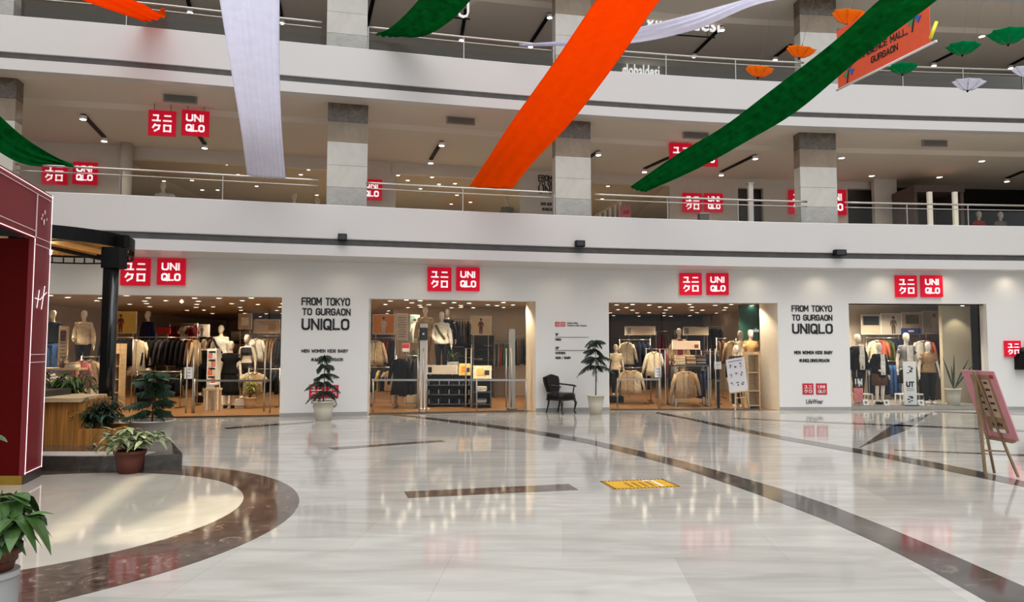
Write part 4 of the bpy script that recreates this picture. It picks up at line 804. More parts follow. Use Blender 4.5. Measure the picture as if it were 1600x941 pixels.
# ------------------------------------------------------------------ builders for the shop: garments, racks, mannequins, posters
FAB = {}
def fab(n, c): FAB[n] = mat('cloth_' + n.replace(' ', '_'), c, .85, var=.18, scale=14, spec=.05); return FAB[n]
for n, c in dict(black=(.012, .012, .014), charcoal=(.035, .035, .04), navy=(.012, .018, .045), cream=(.66, .56, .40), white=(.72, .69, .63), beige=(.45, .33, .2), tan=(.33, .2, .1), brown=(.12, .06, .035), grey=(.22, .21, .2), olive=(.10, .10, .03), maroon=(.16, .015, .025), red=(.5, .02, .02), orange=(.7, .2, .03), yellow=(.6, .42, .12), pink=(.62, .22, .22), green=(.05, .2, .1), blue=(.05, .12, .3), coral=(.75, .17, .10), peach=(.72, .42, .18)).items(): fab(n, c)
def protos():
    P = {}; rr = random.Random(11)
    def ringg(z, rx, ry, ph=0, amp=0, n=20): return [((rx + amp * math.sin(5 * 2 * math.pi * j / n + ph)) * math.cos(2 * math.pi * j / n), (ry + amp * math.cos(7 * 2 * math.pi * j / n + ph)) * math.sin(2 * math.pi * j / n), z) for j in range(n)]
    def make(name, secs, sleeve=None, lapel=False):
        b = MB(); b.loft([ringg(z, rx, ry, z * 9, amp) for z, rx, ry, amp in secs])
        if sleeve:
            for s in (-1, 1): b.tube([(s * x, .01 * i, z) for i, (x, z, r) in enumerate(sleeve)], [r for x, z, r in sleeve], 10, .75)
        o = b.build(name, FAB['black'], None, True); COL.objects.unlink(o)
        h = MB(); h.tube([(-.2, 0, -.135), (-.1, 0, -.1), (0, 0, -.075), (.1, 0, -.1), (.2, 0, -.135)], .008, 6); h.tube([(0, 0, -.075), (0, 0, -.03), (.025, 0, -.005), (.01, 0, .02), (-.02, 0, .012)], .004, 6)
        h = h.build('hanger', M_DSTEEL); COL.objects.unlink(h)
        P[name] = (o, h)
    make('shirt', [(-.075, .055, .035, 0), (-.085, .075, .04, 0), (-.12, .17, .045, 0), (-.15, .195, .05, 0), (-.24, .195, .055, .002), (-.42, .20, .058, .006), (-.6, .215, .062, .01), (-.77, .235, .066, .014)], [(.175, -.15, .05), (.245, -.34, .05), (.295, -.54, .042), (.325, -.70, .036)])
    make('tee_shirt', [(-.08, .075, .035, 0), (-.12, .165, .042, 0), (-.15, .19, .048, 0), (-.25, .195, .05, .002), (-.45, .20, .052, .006), (-.66, .215, .055, .01)], [(.175, -.15, .055), (.255, -.26, .06), (.315, -.34, .065)])
    make('jacket', [(-.07, .06, .04, 0), (-.085, .085, .05, 0), (-.12, .18, .055, 0), (-.16, .21, .065, 0), (-.26, .21, .072, .002), (-.5, .205, .072, .006), (-.82, .235, .08, .012)], [(.19, -.16, .06), (.265, -.38, .058), (.315, -.6, .048), (.345, -.76, .044)])
    make('coat', [(-.07, .06, .04, 0), (-.085, .085, .05, 0), (-.12, .18, .055, 0), (-.16, .21, .065, 0), (-.3, .21, .07, .004), (-.6, .205, .078, .008), (-1.08, .26, .10, .016)], [(.19, -.16, .06), (.265, -.4, .056), (.315, -.62, .048), (.345, -.80, .044)])
    b = MB()
    for s in (-1, 1): b.loft([ringg(z, rx, .035, s, .003, 16) if False else [(x + s * .085, y, zz) for x, y, zz in ringg(z, rx, ry, s, .003, 16)] for z, rx, ry in ((-.13, .1, .05), (-.3, .1, .06), (-.6, .09, .055), (-1.05, .085, .05))])
    o = b.build('trousers', FAB['black'], None, True); COL.objects.unlink(o); P['trousers'] = (o, P['shirt'][1])
    b = MB(); rs = []
    for z, k in ((0, .94), (.008, 1), (.036, 1), (.045, .94)): rs.append([(.15 * k * sx * q, .115 * k * sy * q2, z) for sx, sy, q, q2 in ((-1, -1, .93, 1), (1, -1, .93, 1), (1, -1, 1, .9), (1, 1, 1, .9), (1, 1, .93, 1), (-1, 1, .93, 1), (-1, 1, 1, .9), (-1, -1, 1, .9))])
    b.loft(rs); o = b.build('folded_knit', FAB['cream'], None, True); COL.objects.unlink(o); P['folded_knit'] = (o, None)
    return P
PRO = protos()
def garment(kind, colour, loc, rz, label, group, sc=1, front=False):
    src, hg = PRO[kind]; o = src.copy(); COL.objects.link(o); o.name = kind; o.location = loc; o.rotation_euler = (0, 0, rz); o.scale = (sc,) * 3; recolour(o, FAB[colour])
    tag(o, label, {'folded_knit': 'folded clothes', 'tee_shirt': 't-shirt'}.get(kind, kind), group)
    if front and kind != 'trousers':
        zb = {'shirt': -.76, 'tee_shirt': -.3, 'jacket': -.81, 'coat': -1.07}[kind]; dk = mat('seam_' + colour.replace(' ', '_'), tuple(v * .35 for v in FAB[colour].node_tree.nodes['Principled BSDF'].inputs['Base Color'].default_value[:3]), .9, var=.1)
        if kind != 'tee_shirt': MB().tube([(.004, -.056, -.12), (.006, -.078, -.3), (.004, -.078, -.5), (.0, -.082 - .02 * (kind != 'shirt'), zb)], .007, 5).build('front_opening', dk, o)
        MB().tube([(-.075, -.01, -.075), (-.05, -.045, -.1), (0, -.06, -.14), (.05, -.045, -.1), (.075, -.01, -.075)], .014, 6).build('collar', dk, o)
    if hg is not None:
        h = hg.copy(); COL.objects.link(h); h.parent = o
    return o
NICE = {'tee_shirt': 't-shirt', 'folded_knit': 'folded knit'}
grr = random.Random(21)
def rack(name_txt, x, y, w, zr, items, front=(), two=False, posts=True, rz=0, sp=None, label=None, depth=.5, z0=0):
    """free-standing rail with the garments hung on it; items = [(kind, colour)...] from left to right"""
    t = thing('clothes_rack', label or ('steel clothes rack, ' + name_txt), 'clothes rack', (x, y, z0), rz, 'clothes racks')
    MB().tube([(-w / 2, 0, zr), (w / 2, 0, zr)], .014, 8).build('rail', M_STEEL, t, True)
    for s in (-1, 1):
        MB().tube([(s * w / 2, 0, .02), (s * w / 2, 0, zr + .03)], .016, 8).build('upright', M_STEEL, t, True); MB().box((s * w / 2, 0, .015), (.05, depth, .03)).build('foot', M_DSTEEL, t)
    if two: MB().tube([(-w / 2, 0, zr * .5 + .02), (w / 2, 0, zr * .5 + .02)], .012, 8).build('lower_rail', M_STEEL, t, True)
    n = len(items); M = Matrix.Rotation(rz, 3, 'Z'); cnt = {}; tot = {}
    for it in items: tot[it[:2]] = tot.get(it[:2], 0) + 1
    for i, it in enumerate(items):
        kd, c = it[:2]; cnt[(kd, c)] = cnt.get((kd, c), 0) + 1; fx = -w / 2 + w * (i + .5) / n; fr = len(it) > 2
        if fr: fx = max(-w / 2 + .1, min(w / 2 - .1, fx + .1)); MB().tube([(fx, 0, zr), (fx, -.33, zr), (fx, -.34, zr + .03)], .008, 6).build('front_arm', M_STEEL, t, True)
        p = Vector((x, y, z0)) + M @ Vector((fx, -.31 if fr else 0, zr))
        lab = '%s %s hanging on the %s' % (c, NICE.get(kd, kd), name_txt)
        if tot[(kd, c)] > 1: lab = '%s %s %s from left on the %s' % (ORD[cnt[(kd, c)] - 1], c, NICE.get(kd, kd), name_txt)
        g = garment(kd, c, p, rz + (grr.uniform(-.25, .1) if fr else math.pi / 2 + grr.uniform(-.09, .09)), lab, name_txt.split(',')[0] + ' clothes', grr.uniform(.95, 1.05), fr)
        if not fr: g.scale.y = min(1.0, w / n * .92 / {'coat': .2, 'jacket': .17, 'shirt': .14, 'tee_shirt': .135, 'trousers': .12}[kd])
    return t
# ---- mannequins
def ringe(z, rx, ry, x=0, y=0, n=18): return [(x + rx * math.cos(2 * math.pi * j / n), y + ry * math.sin(2 * math.pi * j / n), z) for j in range(n)]
TORSO = [(.83, .12, .09, 0), (.90, .165, .112, .005), (.98, .165, .112, .005), (1.10, .128, .092, 0), (1.18, .132, .095, -.004), (1.29, .158, .115, -.012), (1.38, .172, .098, -.002), (1.435, .15, .075, .006), (1.465, .08, .06, .012)]
LEG = [(.095, .0, .90, .088), (.098, 0, .72, .078), (.095, -.006, .50, .054), (.092, .012, .34, .053), (.09, .016, .11, .034), (.09, .01, .07, .036)]
def arm_pts(s, pose):
    if pose == 'hip' and s > 0: return [(s * .165, .0, 1.40, .05), (s * .25, .03, 1.24, .042), (s * .31, .05, 1.12, .037), (s * .25, -.03, 1.03, .032), (s * .18, -.085, .97, .025)]
    if pose == 'bent' and s < 0: return [(s * .165, .0, 1.40, .05), (s * .215, .02, 1.24, .042), (s * .235, .03, 1.12, .037), (s * .21, -.08, 1.04, .032), (s * .17, -.18, 1.0, .025)]
    return [(s * .165, .0, 1.40, .05), (s * .215, .01, 1.25, .042), (s * .243, .015, 1.11, .038), (s * .262, -.01, .98, .033), (s * .275, -.03, .86, .025)]
def body_mesh(pose):
    b = MB(); b.loft([ringe(z, rx, ry, 0, y) for z, rx, ry, y in TORSO])
    b.loft([ringe(1.44, .062, .06, 0, .012), ringe(1.50, .05, .052, 0, .006), ringe(1.58, .048, .052, 0, -.002)])
    b.loft([ringe(z, rx, ry, 0, y) for z, rx, ry, y in ((1.545, .028, .03, -.035), (1.565, .05, .06, -.03), (1.61, .066, .083, -.018), (1.66, .074, .094, -.008), (1.71, .073, .095, -.002), (1.755, .06, .078, .002), (1.785, .03, .04, .004))])
    b.ell((0, -.108, 1.645), (.012, .016, .026), 8, 6); b.ell((0, -.098, 1.598), (.022, .012, .009), 8, 5)
    for s in (-1, 1):
        b.ell((s * .074, .005, 1.655), (.01, .02, .03), 8, 6)
        b.tube([(s * x, y, z) for x, y, z, r in LEG], [r for x, y, z, r in LEG], 14)
        b.ell((s * .092, -.05, .04), (.042, .125, .038), 12, 8)
        A = arm_pts(s, pose); b.tube([(x, y, z) for x, y, z, r in A], [r for x, y, z, r in A], 12); b.ell((s * .165, 0, 1.40), (.055, .052, .05), 12, 8)
        w = Vector(A[-1][:3]); d = (w - Vector(A[-2][:3])).normalized(); u = Vector((0, -1, 0)) if abs(d.y) < .7 else Vector((0, 0, 1)); u = (u - d * u.dot(d)).normalized()
        b.tube([w - d * .01, w + d * .04, w + d * .085], [.026, .034, .03], 10, .6)
        for f in range(4): q = w + d * .08 + u * (.022 * (1.5 - f)); b.tube([q, q + d * (.04 + .008 * (f in (1, 2))), q + d * (.075 + .01 * (f in (1, 2))) + Vector((-s * .012, 0, 0))], [.0095, .009, .007], 6)
        b.tube([w + d * .025 + u * .025, w + d * .055 + u * .05, w + d * .08 + u * .055], [.011, .01, .008], 6)
    o = b.build('tmp', M_WHITE); md = o.modifiers.new('r', 'REMESH'); md.mode = 'VOXEL'; md.voxel_size = .0095; sm = o.modifiers.new('s', 'SMOOTH'); sm.iterations = 4; sm.factor = .5
    dg = bpy.context.evaluated_depsgraph_get(); me = bpy.data.meshes.new_from_object(o.evaluated_get(dg)); me.name = 'mannequin_body'; bpy.data.objects.remove(o)
    me.polygons.foreach_set('use_smooth', [True] * len(me.polygons)); return me
BODY = {p: body_mesh(p) for p in ('down', 'hip', 'bent')}
M_MANN = mat('mannequin_white', (.74, .66, .56), .35, var=.02, scale=4)
def top_mb(pose, z0=.86, inf=.016, sleeve=1.0, z1=1.472, flare=0.0, arms=True):
    b = MB(); R = []
    def sec(z):
        for a, c in zip(TORSO, TORSO[1:]):
            if a[0] <= z <= c[0]: u = (z - a[0]) / (c[0] - a[0]); return [a[i] + (c[i] - a[i]) * u for i in range(4)]
        return TORSO[-1]
    for i in range(15):
        z = z0 + (z1 - z0) * i / 14; _, rx, ry, y = sec(max(.84, z)); fl = flare * (1 - i / 14) + inf
        R.append([(( rx + fl) * math.cos(2 * math.pi * j / 24) * (1 + .018 * math.sin(j * 1.9 + i * .6)), y + (ry + fl) * math.sin(2 * math.pi * j / 24) * (1 + .02 * math.cos(j * 2.3 + i)), z) for j in range(24)])
    b.loft(R)
    if sleeve > 0:
        for s in (-1, 1):
            A = arm_pts(s, pose); n = max(2, int(round(sleeve * (len(A) - 1))) + 1); A = A[:n]; P = [Vector(a[:3]) for a in A]
            P[0] = P[0] + Vector((-s * .05, 0, .01)); b.tube(P, [a[3] + .014 + inf * .5 for a in A], 12); b.ell((s * .16, 0, 1.405), (.07, .062, .062), 12, 8)
    return b
def legs_mb(z1=1.0, z0=.08, inf=.016, flare=0.0):
    b = MB(); b.loft([ringe(.80, .13 + inf, .095 + inf), ringe(.88, .165 + inf, .112 + inf, 0, .005), ringe(.97, .165 + inf, .112 + inf, 0, .005), ringe(z1, .15 + inf, .105 + inf)])
    for s in (-1, 1):
        L = [l for l in LEG if l[2] >= z0]; 
        if z0 > .1: L = L + [(.095, 0, z0, L[-1][3])]
        b.tube([(s * x, y, z) for x, y, z, r in L], [r + inf + flare * (1 - (z - z0) / .9) for x, y, z, r in L], 14)
    return b
def skirt_mb(z1=1.0, z0=.5, flare=.06):
    n = 28; return MB().loft([[((.15 + .03 * (1 - t) + flare * (1 - t)) * math.cos(2 * math.pi * j / n) * (1 + .03 * (1 - t) * math.sin(j * 2.6)), (.12 + flare * (1 - t)) * math.sin(2 * math.pi * j / n) * (1 + .04 * (1 - t) * math.sin(j * 2.6)), z0 + (z1 - z0) * t) for j in range(n)] for t in (0, .25, .5, .75, .9, 1)])
def mannequin(lab, px, Y, z0, top_py=None, H=None, rz=0, pose='down', wear=(), base=True, scale=None, group='shop mannequins'):
    x = X(px, Y); sc = scale or ((Z(px, top_py, Y) - z0) / 1.787 if top_py else 1)
    t = thing('mannequin', lab, 'mannequin', (x, Y, z0), rz, group, sc)
    o = bpy.data.objects.new('body', BODY[pose]); COL.objects.link(o); o.parent = t
    if not o.data.materials: o.data.materials.append(M_MANN)
    else: o.data.materials[0] = M_MANN
    if base: MB().lathe([(.2, .0), (.2, .008), (.001, .01)], 20).build('base_plate', M_STEEL, t)
    for w in wear:
        k = w[0]; m = FAB[w[1]]
        if k == 'top': top_mb(pose, sleeve=1, flare=.03).build('long_sleeved_top', m, t, True)
        elif k == 'tee': top_mb(pose, z0=.9, sleeve=.34, flare=.02).build('t_shirt', m, t, True)
        elif k == 'vest': top_mb(pose, z0=.92, sleeve=0, inf=.013, z1=1.43).build('vest', m, t, True)
        elif k == 'bra': top_mb(pose, z0=1.2, sleeve=0, inf=.008, z1=1.43).build('sports_top', m, t, True)
        elif k == 'jacket': top_mb(pose, z0=.80, inf=.034, sleeve=1, z1=1.468, flare=.03).build('jacket', m, t, True)
        elif k == 'inner':
            MB().slab([(-.055, 1.46), (.055, 1.46), (.075, 1.2), (.07, .86), (-.07, .86), (-.075, 1.2)], -.165, -.13).build('inner_shirt', m, t)
        elif k == 'legs': legs_mb().build('trousers', m, t, True)
        elif k == 'wide': legs_mb(flare=.05).build('wide_trousers', m, t, True)
        elif k == 'shorts': legs_mb(z0=.55, inf=.02, flare=.03).build('shorts', m, t, True)
        elif k == 'skirt': skirt_mb().build('skirt', m, t, True)
        elif k == 'dress': top_mb(pose, z0=.9, sleeve=.34, flare=.02).build('dress_top', m, t, True); skirt_mb(1.1, .35, .07).build('dress_skirt', m, t, True)
        elif k == 'shoes':
            for s in (-1, 1): MB().ell((s * .092, -.05, .045), (.05, .14, .046), 12, 8).build('shoe', m, t, True)
        elif k == 'wrap': MB().tube([(-.16, -.13, 1.40), (-.05, -.16, 1.2), (.1, -.15, 1.0)], .035, 8, .5).build('scarf', m, t, True)
    return t
# ---- posters, sign boards
def poster(lab, x0, x1, y0, y1, Y, bgc, figc=None, skin=(.35, .18, .1), frame=M_WHITE, legs=True, name='poster', cat='poster', stripes=0, group=None, fig_x=0, accent=None, foot=None):
    a = at(x0, y1, Y); c = at(x1, y0, Y); w = c.x - a.x; h = c.z - a.z; m = (a + c) / 2
    t = thing(name, lab, cat, m, 0, group)
    MB().box((0, .01, 0), (w, .03, h)).build('frame', frame, t); p = MB().box((0, -.008, 0), (w * .95, .006, h * .94)).build('print', mat('print_%d%d%d' % tuple(int(v * 99) for v in bgc), bgc, .5, var=.12, scale=2.5), t)
    if figc:
        fx = fig_x * w; fm = mat('fig_%d%d%d' % tuple(int(v * 99) for v in figc), figc, .6, var=.15); k = 1.0
        MB().slab([(fx + a_ * h, b_ * h) for a_, b_ in ((-.02, -.47), (-.075, -.47), (-.10, -.12), (-.075, .0), (-.10, .03), (-.135, -.1), (-.165, -.09), (-.13, .15), (-.04, .2), (.04, .2), (.13, .15), (.165, -.09), (.135, -.1), (.10, .03), (.075, 0), (.10, -.12), (.075, -.47), (.02, -.47), (0, -.16))], -.016, -.011).build('figure', fm, p)
        MB().slab([(fx + .055 * h * math.cos(q * .6283), .265 * h + .075 * h * math.sin(q * .6283)) for q in range(10)], -.016, -.011).build('head', mat('print_skin', skin, .6, var=.1), p)
        MB().slab([(fx + .065 * h * math.cos(q * .6283), .315 * h + .05 * h * math.sin(q * .6283)) for q in range(10)], -.018, -.012).build('hair', M_INK, p)
    for i in range(stripes): MB().box((0, -.013, .34 * h - i * .09 * h), ((.7 - .1 * (i % 3)) * w, .004, .025 * h)).build('line_of_print', mat('soft_print', (.2, .17, .14), .6, var=.1), p)
    if accent: MB().box((accent[0] * w, -.013, accent[1] * h), (accent[2] * w, .004, accent[3] * h)).build('printed_block', FAB[accent[4]], p)
    if foot is not None:
        for s in (-1, 1): MB().tube([(s * w * .35, .02, -h / 2), (s * w * .35, .02, foot - m.z)], .012, 6).build('support', M_STEEL, t)
    return t
def table(lab, x, y, w, d, h, mtop, mleg, name='display_table', shelf=None, rz=0):
    t = thing(name, lab, 'table', (x, y, 0), rz); MB().box((0, 0, h - .025), (w, d, .05)).build('table_top', mtop, t)
    for sx in (-1, 1):
        for sy in (-1, 1): MB().box((sx * (w / 2 - .04), sy * (d / 2 - .04), (h - .05) / 2), (.05, .05, h - .05)).build('leg', mleg, t)
    if shelf: MB().box((0, 0, shelf), (w - .06, d - .06, .03)).build('shelf', mtop, t)
    return t
def shelving(lab, x, y, w, d, h, levels, m, mb_=None, name='shelving_unit'):
    t = thing(name, lab, 'shelves', (x, y, 0), 0)
    for s in (-1, 1): MB().box((s * (w / 2 - .015), 0, h / 2), (.03, d, h)).build('side_panel', m, t)
    MB().box((0, d / 2 - .01, h / 2), (w - .06, .02, h)).build('back_panel', mb_ or m, t)
    for z in levels: MB().box((0, -.01, z - .012), (w - .062, d - .03, .024)).build('shelf', m, t)
    return t
def stack(x, y, z, cols, name_txt, group, sc=1, rz=0, h=.045, tagged=False):
    for i, c in enumerate(cols):
        g = garment('folded_knit', c, (x + grr.uniform(-.008, .008), y, z + i * h * sc), rz + grr.uniform(-.05, .05), '%s folded garment, %s from bottom, %s' % (c, ORD[i], name_txt), group, sc)
        if tagged and i == len(cols) - 1: MB().box((.03, -.118, -.06), (.022, .004, .15)).build('size_tag', M_WHITE, g)
# ------------------------------------------------------------------ shop entrances: glass doors, barrier rails
def door(n, p0, p1, handles, off=.16):
    a = onc(p0, 560, W, off); c = onc(p1, 560, W, off); th = math.atan2(c.y - a.y, c.x - a.x); L = math.hypot(c.x - a.x, c.y - a.y)
    t = thing('door_%d' % n, None, None, (a.x, a.y, 0), th); t['kind'] = 'structure'
    hs = [0] + [X(h, a.y + (c.y - a.y) * .5) - a.x for h in handles] + [L]
    for u, v in zip(hs, hs[1:]): MB().box(((u + v) / 2, 0, 1.43), (v - u - .03, .012, 2.84)).build('glass_pane', M_SHOPGLASS, t)
    MB().box((L / 2, 0, .02), (L, .05, .035)).build('floor_channel', M_DSTEEL, t)
    for u in hs[1:-1]:
        for s in (-1, 1): MB().tube([(u + s * .07, -.05, .12), (u + s * .07, -.05, 1.64)], .019, 8).build('pull_handle', M_STEEL, t, True)
door(1, 66, 440, [300, 416]); door(2, 578, 824, [661, 736, 801]); door(3, 953, 1186, [1034, 1113])
def barrier(lab, p0, p1, rail_py, Y, posts):
    x0, x1 = X(p0, Y), X(p1, Y); z = Z((p0 + p1) / 2, rail_py, Y); t = thing('barrier_rail', lab, 'barrier', ((x0 + x1) / 2, Y, 0), 0, 'steel barrier rails'); c = (x0 + x1) / 2
    MB().box((0, 0, z), (x1 - x0, .03, .05)).build('rail', M_STEEL, t)
    for p in posts: MB().tube([(X(p, Y) - c, 0, .0), (X(p, Y) - c, 0, z + .03)], .022, 8).build('post', M_STEEL, t, True)
barrier('low steel barrier rail inside the leftmost shop entrance', 304, 425, 595, 18.3, (306, 424))
barrier('low steel barrier rail inside the left half of the second entrance', 582, 657, 594, 18.6, (584, 656)); barrier('low steel barrier rail inside the right half of the second entrance', 666, 824, 594, 18.8, (667, 745, 822))
barrier('low steel barrier rail inside the third shop entrance', 963, 1030, 593, 19.9, (964, 1029))
def notice(lab, x0, x1, y0, y1, Y):
    a = at(x0, y1, Y); c = at(x1, y0, Y); t = thing('paper_notice', lab, 'notice', (a + c) / 2, 0, 'paper notices on the doors'); MB().box((0, 0, 0), (c.x - a.x, .006, c.z - a.z)).build('sheet', M_WHITE, t)
    for i in range(3): MB().box((0, -.005, .09 - .08 * i), ((c.x - a.x) * (.6 - .1 * i), .003, .012)).build('line_of_print', M_INK, t)
notice('white paper notice on the leftmost shop entrance door', 288, 301, 574, 592, W(X(294, 17)) + .10); notice('white paper notice on the third shop entrance door', 1023, 1033, 574, 590, W(X(1028, 19)) + .10); notice('white paper notice right of the handles in the third entrance', 1116, 1127, 565, 577, 20.2)
def plinth(lab, x0, x1, Y, d, h, m=M_WHITE, z0=0):
    a, c = X(x0, Y), X(x1, Y); t = thing('display_plinth', lab, 'plinth', ((a + c) / 2, Y, z0), 0, 'display plinths')
    MB().box((0, 0, h / 2 + .01), (c - a, d, h - .02)).build('body', m, t); MB().box((0, 0, .01), (c - a - .06, d - .06, .02)).build('recessed_base', M_DSTEEL, t); return t
B, CH, CR, WH, BE, TA, BR_, GR, OL, MA, NA = 'black', 'charcoal', 'cream', 'white', 'beige', 'tan', 'brown', 'grey', 'olive', 'maroon', 'navy'
def J(c, n, k='jacket'): return [(k, c)] * n
# ================================================================== leftmost shop room
table('long pale wooden counter behind the plants in the leftmost shop', X(98, 18.4), 18.4, 1.2, .6, 1.13, M_PALEWOOD, M_PALEWOOD, 'display_counter', .5)
plinth('pale plinth under the black shirt and blouse mannequins at far left', 70, 146, 19.7, .7, .85)
mannequin('mannequin in a black t-shirt and blue jeans at the far left of the leftmost shop', 81, 19.6, .85, 485, wear=(('tee', B), ('legs', 'blue')))
mannequin('mannequin in a cream blouse and black trousers beside the black post', 130, 19.6, .85, 485, rz=.15, pose='bent', wear=(('top', CR), ('legs', B)))
poster('tall pale information board with a photo on the wooden counter', 90, 107, 510, 571, 18.5, (.60, .47, .33), name='information_board', cat='board', stripes=8, accent=(0, .26, .6, .28, 'brown'), frame=M_PALEWOOD)
rack('low rail behind the planter, pink front', X(147, 18.9), 18.9, .62, 1.40, [('shirt', 'pink', 1), ('shirt', BE, 1), ('jacket', BR_)], label='low steel clothes rail with pink shirt behind the planter')
b = thing('planter_plant', 'small spiky plant on the wooden counter in the leftmost shop', 'plant', (X(97, 18.2), 18.25, 1.13), 0); pot_parts(b, .07, .12, M_TERRA, .02); bush(b, (0, 0, .1), .2, .25, 40, .2, .02, M_DLEAF, rnd, 1, .3, 10)
stack(X(116, 18.4), 18.35, 1.13, [CR, WH, BE], 'the pile on the wooden counter', 'pile on the wooden counter')
poster('yellow poster of a person in maroon right of the black post', 178, 214, 487, 521, 21.3, (.62, .40, .07), (.16, .015, .02), foot=0, fig_x=-.2)
rack('dark rail under the yellow poster', X(184, 20.2), 20.2, .85, 1.92, J(B, 2) + J('yellow', 1) + J(NA, 2) + J(B, 2), two=True, label='steel clothes rack of dark jackets under the yellow poster')
shelving('slim pale wooden ladder shelf right of the black post', X(188, 19.6), 19.6, .2, .3, 1.75, (.1, .45, .8, 1.15, 1.5), M_PALEWOOD)
plinth('dark plinth under the leather jacket mannequin in the leftmost shop', 222, 240, 21.8, .5, .93, M_BLACK)
mannequin('mannequin in a dark blue jacket high between the racks of the leftmost shop', 230, 21.8, .93, 486, rz=-.4, wear=(('jacket', NA), ('legs', B)))
rack('cream fronted rail in the leftmost shop', X(262, 20.6), 20.6, 1.75, 1.93, [('coat', CR, 1)] + J(B, 3) + J(CH, 2) + J(B, 4) + [('jacket', BR_), ('jacket', BE)], label='long steel rack with a cream coat in front in the leftmost shop')
rack('low dark rail in the leftmost shop', X(250, 19.9), 19.9, 1.2, .98, J(B, 4, 'tee_shirt') + J(CH, 3, 'tee_shirt') + J(B, 3, 'tee_shirt'), label='low steel rack of dark t-shirts behind the stone pot')
poster('red sale board above the dark racks of the leftmost shop', 240, 266, 512, 522, 22.3, (.45, .012, .015), frame=mat('red_frame', (.4, .01, .01), .5, var=.05), name='sale_board', cat='board', stripes=0, foot=0)
rack('maroon rail at the back of the leftmost shop', X(286, 26), 26, 1.0, 2.48, J(MA, 3, 'tee_shirt') + J(WH, 2, 'tee_shirt') + J(MA, 2, 'tee_shirt'), label='tall rack of maroon t-shirts at the back of the leftmost shop')
poster('dark photo poster at the back of the leftmost shop', 303, 328, 507, 526, 27, (.35, .3, .26), (.03, .025, .03), foot=0)
rack('orange and white rail in the leftmost shop', X(318, 23.6), 23.6, 1.25, 1.98, [('shirt', WH, 1), ('shirt', 'orange', 1), ('jacket', OL), ('jacket', B), ('jacket', CH), ('jacket', BR_), ('jacket', B), ('jacket', CH)], label='steel rack with an orange shirt in the leftmost shop')
plinth('white plinth under the cream top mannequin in the leftmost shop', 335, 356, 20.9, .5, .45)
mannequin('tallest mannequin in the leftmost shop, cream top with dark scarf, black trousers', 345, 20.9, .45, 508, wear=(('top', WH), ('legs', B), ('wrap', CH)))
mannequin('mannequin in a black dress standing on the floor of the leftmost shop', 361, 19.8, 0, 533, rz=.1, wear=(('dress', B), ('shoes', B)))
plinth('low white plinth under the sportswear mannequin in the leftmost shop', 374, 397, 20.6, .5, .2)
mannequin('mannequin in a dark sports top and leggings in the leftmost shop', 386, 20.6, .2, 523, rz=-.15, wear=(('bra', CH), ('legs', CH)))
plinth('dark plinth under the small mannequin behind the leaflet tower', 312, 326, 21.8, .45, .2, M_BLACK)
mannequin('mannequin in a dark vest left of the leaflet tower', 319, 21.8, .2, 530, rz=.5, wear=(('vest', B), ('legs', B)))
t = shelving('slim white tower of boxed accessories in the leftmost shop', X(335, 19.3), 19.3, .25, .28, 1.62, (.7, .92, 1.14, 1.36, 1.58), M_WHITE)
for i, z in enumerate((.7, .92, 1.14, 1.36)):
    for j, s in enumerate((-.055, .055)): o = MB().box((0, 0, .07), (.09, .16, .14)).build('accessory_box', [FAB['white'], FAB['coral'], FAB['cream'], FAB['pink']][(i + j) % 4]); o.location = (X(335, 19.3) + s, 19.24, z + .001); tag(o, 'small %s box on the %s shelf of the white tower, %s side' % (['white', 'coral', 'cream', 'pink'][(i + j) % 4], ('lowest', 'second', 'third', 'topmost')[i], ('left', 'right')[j]), 'box', 'boxes on the white tower')
table('small pale side table with books inside the leftmost entrance', X(333, 18.7), 18.75, .36, .36, .60, M_PALEWOOD, M_PALEWOOD, 'side_table')
for i, (c, w) in enumerate((('grey', .24), ('navy', .22), ('cream', .2))):
    o = MB().box((0, 0, .02), (w, .28, .04)).build('book', FAB[c]); MB().box((0, -.003, .02), (w - .012, .278, .03)).build('pages', M_WHITE, o); o.location = (X(333, 18.7), 18.75, .60 + i * .041); tag(o, '%s book, %s in the pile on the small side table' % (c, ('bottom', 'middle', 'top')[i]), 'book', 'books on the side table')
p = onz(390, 638.5); t = thing('potted_plant', 'yellow green bushy plant in a beige pot inside the leftmost entrance', 'potted plant', (p.x, p.y, 0), 0); pot_parts(t, .17, .30, mat('beige_pot', (.5, .36, .22), .5, var=.05)); bush(t, (0, 0, .25), .24, .70, 130, .15, .04, mat('lime_leaf', (.22, .25, .03), .5, var=.4), rnd, 1, .5, 16)
rack('beige rail at the right of the leftmost shop', X(418, 21.2), 21.2, .95, 1.98, [('jacket', B)] + [('shirt', WH, 1)] + J(BE, 4, 'shirt') + J(TA, 2) + J(CH, 2), label='steel rack of beige shirts at the right of the leftmost shop')
rack('low beige rail of the leftmost shop', X(414, 20.2), 20.2, .85, 1.05, [('tee_shirt', CR, 1), ('tee_shirt', BE, 1)] + J(B, 5, 'tee_shirt'), label='low steel rack with cream t-shirts behind the yellow green plant')
poster('white framed board with a hanging t-shirt print, top right of the leftmost shop', 372, 394, 490, 515, 23.4, (.42, .33, .22), foot=0, name='framed_board', cat='board', accent=(0, .0, .55, .5, 'white'))
poster('long pale printed board at the upper right of the leftmost shop', 396, 438, 499, 521, 23.6, (.52, .44, .34), foot=0, name='printed_board', cat='board', stripes=3, accent=(.2, -.1, .3, .5, 'beige'))
